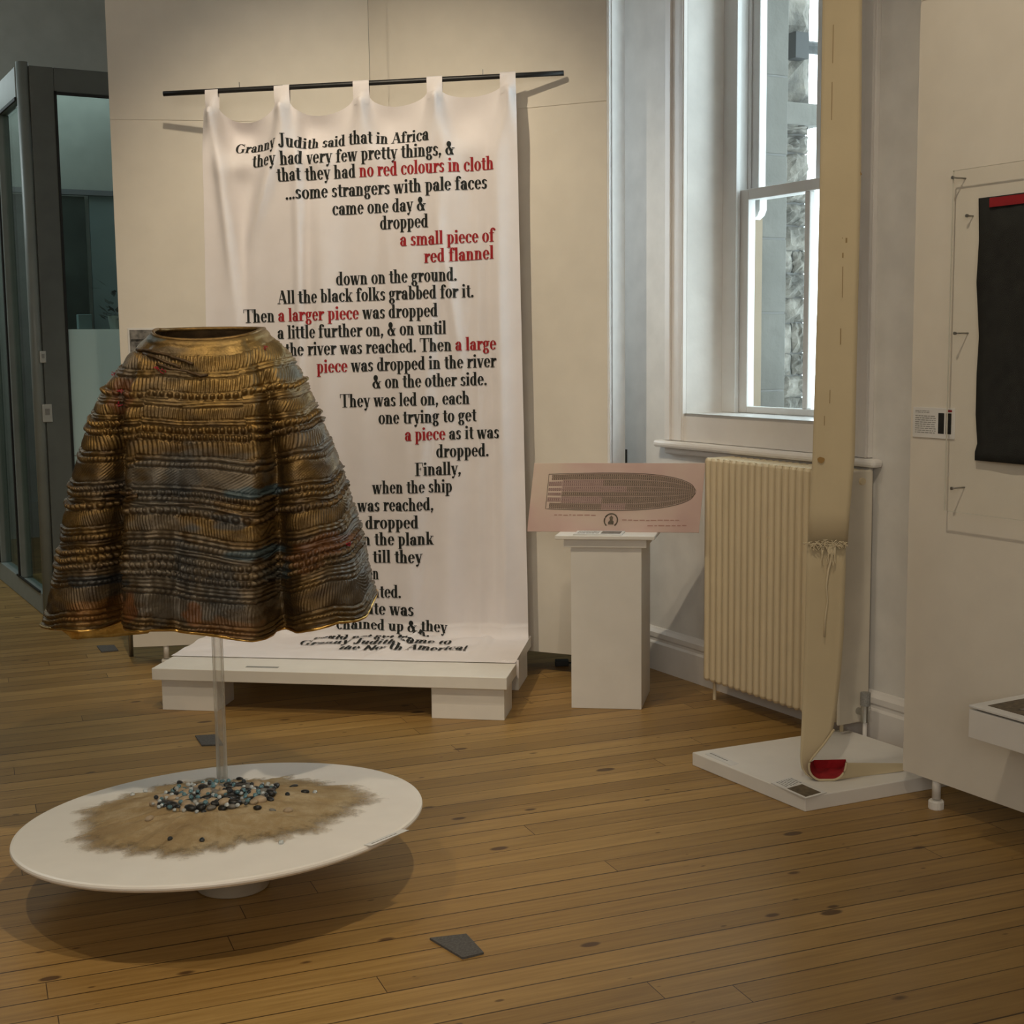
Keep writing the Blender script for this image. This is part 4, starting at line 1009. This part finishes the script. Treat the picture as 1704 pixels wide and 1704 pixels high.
# pebbles and beads
def blob(name, mat, sx, sy, sz_, seed, lumpy=.12, sub=2):
    bm = bmesh.new(); bmesh.ops.create_icosphere(bm, subdivisions=sub, radius=1); rr = np.random.default_rng(seed); ph = rr.uniform(0, 6, 6)
    for v in bm.verts:
        c = v.co; f_ = 1+lumpy*(math.sin(2.3*c.x+ph[0])*math.cos(2.1*c.y+ph[1])+.5*math.sin(3.7*c.z+ph[2]))
        v.co = Vector((c.x*sx*f_, c.y*sy*f_, c.z*sz_*f_))
    me = bpy.data.meshes.new(name); bm.to_mesh(me); bm.free(); me.polygons.foreach_set('use_smooth', [True]*len(me.polygons)); me.materials.append(mat); return me
PEB = {'black': [blob('pebble', M_pblack, .016, .011, .008, i) for i in range(3)], 'beige': [blob('pebble', M_pbeige, .017, .012, .009, 10+i) for i in range(3)],
       'grey': [blob('pebble', M_pgrey, .013, .010, .007, 20+i) for i in range(3)]}
BEA = {'clear': [blob('glass_bead', M_bclear, .0065, .0065, .0055, 30, .0)], 'blue': [blob('glass_bead', M_bblue, .0068, .0068, .006, 31, .0)], 'smoky': [blob('glass_bead', M_bdark, .0065, .0065, .006, 32, .0)]}
def drop(kind, mesh, x, y, lift, label, cat, group, sc=1.):
    o = bpy.data.objects.new('pebble' if cat == 'pebble' else 'glass_bead', mesh); COL.objects.link(o)
    p = dp(x, y, sand_h(x, y)+lift); o.location = p; o.scale = (sc, sc, sc)
    o.rotation_euler = (random.uniform(-.25, .25), random.uniform(-.25, .25), random.uniform(0, 2*PI))
    return tag(o, label, cat, group)
HX_, HY_ = dcoord(358, 1327, .04)
random.seed(11); placed = []
def spot(sxr, syr, rmin, tries=200):
    for _ in range(tries):
        a = random.uniform(0, 2*PI); q = math.sqrt(random.random()); x, y = HX_+q*sxr*math.cos(a), HY_+q*syr*math.sin(a)
        if all((x-u_)**2+(y-v_)**2 > (rmin+r_)**2 for u_, v_, r_ in placed): placed.append((x, y, rmin)); return x, y
    return None
RODX, RODY = dcoord(370, 1295); placed.append((RODX, RODY, .022))
for kind, cnt in (('black', 40), ('beige', 30), ('grey', 16)):
    for i in range(cnt):
        q = spot(.172, .135, .0105)
        if q: drop(kind, random.choice(PEB[kind]), q[0], q[1], .005, {'black': 'black pebble in the heap of pebbles and beads on the sand', 'beige': 'beige pebble in the heap of pebbles and beads on the sand', 'grey': 'grey pebble in the heap of pebbles and beads on the sand'}[kind], 'pebble', f'{kind} pebbles heaped on the sand', random.uniform(1.0, 1.45))
for kind, cnt in (('clear', 70), ('blue', 60), ('smoky', 30)):
    for i in range(cnt):
        q = spot(.182, .145, .0040)
        if q: drop(kind, BEA[kind][0], q[0], q[1], random.choice((.005, .010, .016)), {'clear': 'clear glass bead in the heap of pebbles and beads on the sand', 'blue': 'blue glass bead in the heap of pebbles and beads on the sand', 'smoky': 'smoky glass bead in the heap of pebbles and beads on the sand'}[kind], 'bead', f'{kind} glass beads heaped on the sand', random.uniform(.8, 1.2))
for x, y, k_, kd in ((283, 1394, 's', 'smoky bead alone on the front of the sand, left of the other'), (336, 1396, 's', 'smoky bead alone on the front of the sand, right of the other'), (459, 1317, 'b', 'large black pebble at the right end of the heap'),
                     (451, 1342, 'b', 'oval black pebble on the bare sand right of the heap'), (429, 1354.5, 'b', 'long black pebble at the right front of the heap'), (508, 1323, 'b', 'small black pebble farthest right on the sand'), (489, 1313, 'b', 'small black pebble behind the farthest right one'),
                     (479, 1331, 's', 'smoky bead between the two right-hand black pebbles'), (454, 1354, 'g', 'brown grey pebble beside the long black pebble'), (479, 1353, 'e', 'flat beige pebble on the right side of the sand'), (524, 1321, 'c', 'glittering clear bead farthest right on the sand'),
                     (276, 1354.5, 's', 'dark bead in front of the left end of the heap'), (257, 1347, 's', 'dark bead at the left front of the heap'), (340, 1362, 's', 'dark bead in front of the middle of the heap'), (220, 1318, 'c', 'clear bead farthest left on the sand'), (241, 1307, 'c', 'clear bead behind the left end of the heap'),
                     (325, 1351, 'e', 'round beige pebble at the front edge of the heap'), (398, 1289, 'b', 'flat black pebble behind the heap, right of the rod'), (299, 1298, 'b', 'small black pebble behind the left of the heap'), (467, 1391, 'c', 'clear bead on the front right of the sand'), (249, 1371, 'e', 'pale flat pebble on the left front of the sand'), (416, 1344, 'c', 'clear bead on the bare sand in front of the heap')):
    cx_, cy_ = dcoord(x, y, .022); me = {'s': BEA['smoky'][0], 'c': BEA['clear'][0], 'b': random.choice(PEB['black']), 'g': PEB['grey'][0], 'e': PEB['beige'][1]}[k_]
    drop(k_, me, cx_, cy_, .003, kd, 'bead' if k_ in 'sc' else 'pebble', None, 1.2 if k_ in 'sc' else (1.2 if x == 459 else .85))

# rod
ry = DC[1]+RODY; rb_ = dp(RODX, RODY, .0); rb_[2] -= .0; rtop = V(rb_[0]+.0, rb_[1], 1.50)
rod = thing('acrylic_rod', rb_, 'clear acrylic rod carrying the cape above the disc', 'rod')
MB().tube([rb_+Z*.002, rtop], .0175, 28).tube([rb_+Z*.003, rtop-Z*.001], .0125, 28).build('shaft', M_rod, rod, smooth=True)
MB().tube([rtop-V(.12, 0, 0), rtop+V(.12, 0, 0)], .012, 14).build('crossbar', M_rod, rod, smooth=True)

# cape -----------------------------------------------------------------
CAPY = float(rb_[1])
SIL = [(548, 262, 438), (556, 255, 446), (566, 243, 456), (578, 232, 469), (592, 219, 482), (608, 208, 491), (636, 187, 507), (668, 168, 521), (717, 150, 541), (759, 136, 560), (812, 123, 577.6), (858, 114.6, 591.7), (900, 109, 602), (939, 102, 612), (974, 93.5, 620), (1000, 88, 628), (1020, 83.5, 634), (1040, 79, 637)]
SZs = [aty(350, y, CAPY)[2] for y, _, _ in SIL]; SXl = [aty(a, y, CAPY)[0] for y, a, _ in SIL]; SXr = [aty(b_, y, CAPY)[0] for y, _, b_ in SIL]
BOT = [(77, 1052), (130, 1046), (175, 1039), (233, 1040), (243, 1038), (256, 1036), (271, 1029), (313, 1027), (342, 1036), (394, 1039), (447, 1047), (484, 1047), (500, 1041), (553, 1030), (588, 1034), (606, 1032), (636, 1010)]
BX = [aty(x, y, CAPY)[0] for x, y in BOT]; BZs = [aty(x, y, CAPY-.2)[2] for x, y in BOT]
NT, NB, NZ = 470, 170, 330
ZTc, ZBc = SZs[0], min(SZs)
tt = np.concatenate([np.linspace(0, 1, NT), 1+np.linspace(0, 1, NB+2)[1:-1]])     # 0..1 front left->right, 1..2 back right->left
ss = np.linspace(0, 1, NZ)
zs_rev, xl_rev, xr_rev = SZs[::-1], SXl[::-1], SXr[::-1]
Tg, Sg = np.meshgrid(tt, ss)
front = Tg <= 1
tf = np.where(front, Tg, 2-Tg)
# rim and hem heights
rim = ZTc-np.where(front, .034*np.sin(PI*tf)**.9, -.004*np.sin(PI*tf))
xh = SXl[-1]+(SXr[-1]-SXl[-1])*tf
hem = np.interp(xh, BX, BZs)
zlb = aty(160, 1062, CAPY+.20)[2]
hem_b = np.interp(tf, [0, .06, .16, .28, .34, .5, 1], [BZs[0]-.005, zlb+.012, zlb, zlb+.002, zlb+.07, BZs[0]+.06, BZs[-1]])
hem = np.where(front, hem, hem_b)
sh = Sg**1.0
Zg = rim+(hem-rim)*sh
Xl = np.interp(Zg, zs_rev, xl_rev); Xr = np.interp(Zg, zs_rev, xr_rev)
half_w = (Xr-Xl)/2
dep = half_w*np.interp(Sg, [0, .12, .4, 1], [.88, .80, .62, .60])
prof_ = np.clip(1-np.abs(2*tf-1)**2.3, 0, 1)**.56
Xg = Xl+(Xr-Xl)*(.5-.5*np.cos(PI*tf))*.55+(Xr-Xl)*tf*.45
# creases between the centre front and the two sleeve lobes
tx_ = (Xg-Xl)/(Xr-Xl)
c1 = np.interp(Sg, [0, .21, .35, .51, .82, 1], [.15, .176, .226, .248, .263, .283]); c2 = np.interp(Sg, [0, .21, .35, .51, .82, 1], [.84, .83, .797, .766, .73, .725])
amp = np.interp(Sg, [0, .10, .3, .6, 1], [0, .02, .075, .10, .13])
def crease(c, side):
    d = (tx_-c)*side                               # positive towards the centre lobe
    return np.where(d > 0, np.exp(-(d/.022)**2), np.exp(-(d/.055)**2))
Yd = dep*prof_-amp*(crease(c1, 1)+crease(c2, -1))*front
lob = np.interp(Sg, [0, .3, 1], [0, .2, 1])
Yd += front*lob*(.03*np.exp(-((tx_-.36)/.05)**2)+.03*np.exp(-((tx_-.66)/.07)**2)-.02*np.exp(-((tx_-.5)/.06)**2)+.035*np.exp(-((tx_-.88)/.07)**2)+.03*np.exp(-((tx_-.14)/.08)**2))
stp = (1/(1+np.exp(-(tx_-c1)/.006)))*(1/(1+np.exp((tx_-c2)/.006))); Yd += front*stp*np.interp(Sg, [0, .15, .4, 1], [0, .005, .035, .05])
# second soft fold left of the middle
Yd += front*lob*.02*np.exp(-((tx_-.40+.02*Sg)/.03)**2)-front*lob*.03*np.exp(-((tx_-.455)/.03)**2)
Yg = CAPY+np.where(front, -Yd, dep*prof_*.95)
P3 = np.stack([Xg, Yg, Zg], -1)
# embossed rows: ribs, beads, cords, hatching
hd = np.zeros_like(Sg); rowid = np.zeros(Sg.shape, int); rr = np.random.default_rng(21)
arc = np.concatenate([np.zeros((NZ, 1)), np.cumsum(np.linalg.norm(np.diff(P3, axis=1), axis=2), axis=1)], 1); arc = arc-arc[:, NT//2:NT//2+1]+2.0
LENc = .90; sL = Sg*LENc
wob = .007*np.sin(arc*6+Sg*5)+.004*np.sin(arc*17+Sg*9)-.05*(tx_-.5)*np.where(front & (tx_ > .3) & (tx_ < .74), 1, 0)*np.interp(Sg, [0, .2, .5, .8], [0, .6, .5, .0])
sW = sL+wob
ROWS = [(70, 'rib', .011), (150, 'cord', 2), (185, 'rib', .013), (255, 'bead', .024), (288, 'wrink', 0), (330, 'rib', .0115), (392, 'cord', 2), (422, 'bead', .021), (462, 'bead', .018), (496, 'rib', .015), (575, 'cord', 1), (600, 'rope', .014), (630, 'hatch', 0), (722, 'cord', 1), (742, 'bead', .019),
        (772, 'rope', .016), (800, 'wrink', 0), (825, 'bead', .026), (862, 'rib', .0095), (945, 'cord', 2), (985, 'rope', .015), (1018, 'wrink', 0), (1052, 'bead', .022), (1088, 'bead', .024), (1128, 'bead', .018), (1160, 'cord', 3), (1215, 'rope', .02), (1240, 'rib', .0105), (1352, 'cord', 1), (1372, 'rope', .012), (1392, 'cord', 1), (1412, '', 0)]
lobe_shift = np.where(front, np.where(tx_ < c1, .021, np.where(tx_ > c2, .010, 0)), .01)*np.interp(Sg, [.15, .3, .9, 1], [0, 1, 1, 0])
sW2 = sW+lobe_shift
for i, ((v0, kd, pr_), (v1, _, _)) in enumerate(zip(ROWS[:-1], ROWS[1:])):
    pos, h_ = v0/1412*LENc, (v1-v0)/1412*LENc
    msk = (sW2 >= pos) & (sW2 < pos+h_); q = np.clip((sW2-pos)/h_, 0, 1); env = np.sin(PI*q)**.35
    if kd == 'rib': g_ = .0055*(np.abs(np.sin(arc*PI/pr_+np.sin(sW2*60+i)*.5+.8*np.sin(arc*9+i)))**.8-.25)*env
    elif kd == 'cord': g_ = .0062*np.abs(np.sin(PI*q*pr_))**.6+.0012*np.sin(arc*190+i)
    elif kd == 'bead':
        fr_ = (arc/pr_+.6*np.sin(arc*11+i)) % 1-.5
        g_ = .0135*np.sqrt(np.clip(1-(fr_/.36)**2-((q-.5)/.40)**2, 0, 1))
    elif kd == 'rope': g_ = .0075*np.abs(np.sin(PI*q))**.6*(.45+.55*np.abs(np.sin(arc*PI/pr_+q*1.6)))
    elif kd == 'hatch': g_ = .0042*np.abs(np.sin((arc*.8+sW2*1.2)*PI/.0105))*env
    else: g_ = .0055*np.abs(np.sin(sW2*330+1.6*np.sin(arc*19)+2.*np.sin(arc*7+i)))
    hd = np.where(msk, g_, hd); rowid = np.where(msk, i, rowid)
    edge = np.minimum(np.abs(sW2-pos), np.abs(sW2-pos-h_)); hd = np.where(msk & (edge < .0022), -.002, hd)
# soft lumpiness of padded cloth
hd += .004*np.sin(arc*31+Sg*22)*np.sin(Sg*47+arc*9)*.6+.003*np.sin(arc*63+11*Sg)*np.sin(Sg*88)*.5
hd = np.where(Sg < .022, .004*np.sin(PI*Sg/.022)**.5, hd)
du = np.roll(P3, -1, 1)-np.roll(P3, 1, 1); dv = np.gradient(P3, axis=0)
nn_ = np.cross(dv, du); nn_ /= np.linalg.norm(nn_, axis=2, keepdims=True)+1e-9
outw = np.sign(np.sum(nn_*(P3-np.array([np.mean(P3[..., 0]), CAPY, 0]))*np.array([1, 1, 0]), axis=2).mean()); nn_ *= outw
P4 = P3+nn_*hd[..., None]
# paint: gold, bronze grey, teal, rust patches of dye laid over the gold leaf
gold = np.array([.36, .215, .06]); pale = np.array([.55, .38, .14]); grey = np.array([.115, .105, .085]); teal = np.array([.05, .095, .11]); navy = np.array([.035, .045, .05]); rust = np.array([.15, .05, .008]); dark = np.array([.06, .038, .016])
def px2(x, y): p = aty(x, y, CAPY-.22*np.clip((y-545)/300, .4, 1)); return p[0], p[2]
nz1 = np.sin(arc*23+3*np.sin(Sg*31))*np.sin(Sg*41+2*np.sin(arc*17)); nz2 = np.sin(arc*57+Sg*83)*np.sin(Sg*109-arc*31)
colr = np.ones(Sg.shape+(3,))*gold; met = np.ones(Sg.shape)
rowt = np.random.default_rng(4).uniform(0, 1, 80)[rowid]
def lay(wgt, c, mval):
    global colr, met
    wgt = np.clip(wgt, 0, 1); colr = colr*(1-wgt[..., None])+np.asarray(c)*wgt[..., None]; met = met*(1-wgt)+mval*wgt
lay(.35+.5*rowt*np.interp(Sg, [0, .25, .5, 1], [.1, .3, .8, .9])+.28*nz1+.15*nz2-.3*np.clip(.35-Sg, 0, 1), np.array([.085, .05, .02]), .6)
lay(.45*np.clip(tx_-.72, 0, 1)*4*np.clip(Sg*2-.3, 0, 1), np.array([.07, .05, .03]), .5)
def patch(x0, y0, x1, y1, c, a, mval, soft=.35):
    global colr, met
    xa, za = px2(x0, y0); xb, zb2 = px2(x1, y1); cx, cz, wx, wz = (xa+xb)/2, (za+zb2)/2, abs(xb-xa)/2, abs(zb2-za)/2
    q = np.sqrt(((Xg-cx)/wx)**2+((Zg-cz)/wz)**2)+.28*nz1+.18*nz2
    lay(np.where(front, a*np.clip((1.15-q)/soft, 0, 1), 0), c, mval)
for a in ((230, 735, 440, 850, grey, .75, .35), (230, 760, 330, 1040, grey, .65, .35), (240, 885, 470, 1050, grey, .55, .4), (300, 900, 420, 1050, grey, .5, .3), (540, 900, 650, 1010, grey, .55, .4), (250, 620, 330, 690, grey, .35, .5),
          (200, 590, 245, 640, grey, .7, .3), (130, 790, 240, 830, grey, .5, .4), (490, 700, 570, 760, grey, .5, .4), (100, 930, 240, 1000, grey, .4, .4),
          (290, 750, 340, 830, navy, .6, .2), (362, 848, 420, 874, navy, .8, .2), (300, 870, 345, 1000, navy, .5, .25), (345, 940, 425, 1010, navy, .55, .25), (470, 925, 485, 965, teal, .6, .2), (440, 940, 478, 968, teal, .5, .2),
          (384, 806, 474, 824, teal, .95, .15), (390, 905, 476, 925, teal, .9, .15), (468, 600, 505, 634, teal, .9, .2), (245, 552, 290, 572, teal, .8, .3), (575, 810, 600, 880, teal, .5, .2), (270, 800, 330, 830, navy, .5, .2),
          (190, 622, 238, 690, rust, .95, .1), (222, 975, 254, 1022, rust, .95, .1), (318, 990, 352, 1030, rust, .9, .1), (500, 888, 585, 925, rust, .95, .1), (480, 905, 540, 950, rust, .7, .1), (110, 995, 230, 1030, np.array([.22, .085, .012]), .7, .5), (330, 1015, 440, 1045, np.array([.22, .085, .012]), .6, .5),
          (250, 575, 325, 600, dark, .9, .3), (270, 605, 350, 630, dark, .8, .3), (175, 815, 232, 835, dark, .95, .4), (140, 855, 215, 880, dark, .7, .4), (95, 955, 235, 972, navy, .9, .4), (205, 650, 225, 675, dark, .7, .3)):
    patch(*a)
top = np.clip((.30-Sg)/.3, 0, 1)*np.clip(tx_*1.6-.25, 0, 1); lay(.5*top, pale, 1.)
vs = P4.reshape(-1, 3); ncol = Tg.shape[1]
cape = thing('sculpted_cape', V((SXl[-1]+SXr[-1])/2, CAPY, ZBc), 'golden brown embossed cape held up on a clear rod above the disc', 'cape')
Bc = np.array(cape['_o'])
def gridmesh(name, Pg, mat, inner=False):
    a, b_ = Pg.shape[:2]; i = np.arange(a-1)[:, None]*b_; j = np.arange(b_)[None, :]; j2 = (j+1) % b_
    F_ = np.stack([i+j, i+j2, i+b_+j2, i+b_+j], -1).reshape(-1, 4)
    if inner: F_ = F_[:, ::-1]
    me = bpy.data.meshes.new(name); me.from_pydata((Pg.reshape(-1, 3)-Bc).tolist(), [], F_.tolist())
    me.polygons.foreach_set('use_smooth', [True]*len(me.polygons)); me.materials.append(mat)
    o = bpy.data.objects.new(name, me); COL.objects.link(o); o.parent = cape; return o
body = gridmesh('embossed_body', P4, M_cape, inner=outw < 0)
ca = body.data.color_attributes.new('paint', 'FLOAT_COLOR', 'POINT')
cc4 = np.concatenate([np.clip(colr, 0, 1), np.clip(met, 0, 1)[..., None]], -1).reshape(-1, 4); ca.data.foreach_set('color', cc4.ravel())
Pin = (P3-nn_*.007)[::6, ::4]; Pin[0] = (P3-nn_*.004)[0, ::4]
lin = gridmesh('lining', Pin, M_capein, inner=outw > 0)
# gilded inner hem at the back of the left lobe and rolled hem edges
hb = P3[-1]; sel = [i for i in range(ncol) if tt[i] > 1.70]
G = np.array([[hb[i]+V(0, -.012, .0), hb[i]+V(0, -.02, .012), hb[i]+V(0, -.016, .045)] for i in sel]); MB().grid(G).build('gilded_hem', M_gold, cape, smooth=True)
MB().tube([P4[-1, i] for i in range(0, ncol, 4)]+[P4[-1, 0]], .0045, 7).build('hem_cord', M_gold, cape, smooth=True)
MB().tube([P4[0, i] for i in range(0, ncol, 4)]+[P4[0, 0]], .006, 8).build('neck_cord', plain('bronze_cord', (.20, .12, .04), .45, metal=.7, var=.3, scale=60, bmp=.5), cape, smooth=True)
# raised cords stitched across the left shoulder, red threads
def cape_at(px, py, lift=.004):
    x, z = px2(px, py); d = (P4[:, :NT, 0]-x)**2+(P4[:, :NT, 2]-z)**2; k_ = np.unravel_index(np.argmin(d), d.shape)
    for _ in range(3):
        p = P4[k_[0], k_[1]]; ta = aty(px, py, p[1]); d = (P4[:, :NT, 0]-ta[0])**2+(P4[:, :NT, 2]-ta[2])**2; k_ = np.unravel_index(np.argmin(d), d.shape)
    return P4[k_[0], k_[1]]+nn_[k_[0], k_[1]]*lift
M_cord = plain('dark_twisted_cord', (.07, .04, .015), .5, metal=.3, var=.4, scale=90, bmp=.6)
for pts in (((229, 583), (250, 585), (280, 592), (305, 601), (322, 606)), ((262, 606), (285, 614), (310, 618), (335, 627), (346, 624)), ((240, 588), (268, 600), (300, 612)), ((172, 822), (200, 818), (230, 824)), ((175, 830), (205, 830), (230, 826))):
    P_ = []
    for (a, b_), (c_, d_) in zip(pts[:-1], pts[1:]): P_ += [cape_at(a+(c_-a)*f, b_+(d_-b_)*f) for f in (0, .33, .66)]
    P_.append(cape_at(*pts[-1])); MB().tube(P_, .0048, 7).build('stitched_cord', M_cord, cape, smooth=True)
random.seed(5)
for (x, y, n_, sp_) in ((190, 624, 5, 4), (201, 650, 4, 4), (270, 617, 6, 8), (198, 672, 3, 3), (580, 905, 4, 5), (441, 582, 3, 3)):
    m = MB()
    for i in range(n_):
        a = cape_at(x+random.uniform(-sp_, sp_), y+random.uniform(-2, 2), .002); m.tube([a, a+V(random.uniform(-.006, .006), -.006, random.uniform(-.004, .008)), a+V(random.uniform(-.012, .012), -.008, random.uniform(-.008, .01))], .0011, 5)
    m.build('red_thread_tuft', M_redthread, cape)

# ------------------------------------------------------------------ carpet squares on the floor, bench label
for pts, lb in ((((715, 1564), (770, 1597), (805, 1588), (776, 1557)), 'grey carpet square on the boards in front of the disc, nearest the camera'),
                (((325, 1226), (336, 1242), (372, 1241), (360, 1224)), 'grey carpet square on the boards behind the disc, beside the rod'),
                (((161, 1076), (169, 1086), (197, 1083.5), (190, 1075)), 'grey carpet square on the boards near the glazed partition')):
    tag(MB().prism([fl(*p) for p in pts], Z*.006).build('carpet_square', M_carpet), lb, 'carpet tile', 'grey carpet squares')
q0, q1 = fl(408, 1110.5, BZ), fl(462, 1111.8, BZ)
card(q0, q1-q0, bn*.022, 'thin grey label strip on the front bench', mat=M_greytext, lines=None, up=Z, th=.0012)
for o in bpy.data.objects:
    if '_o' in o: del o['_o']
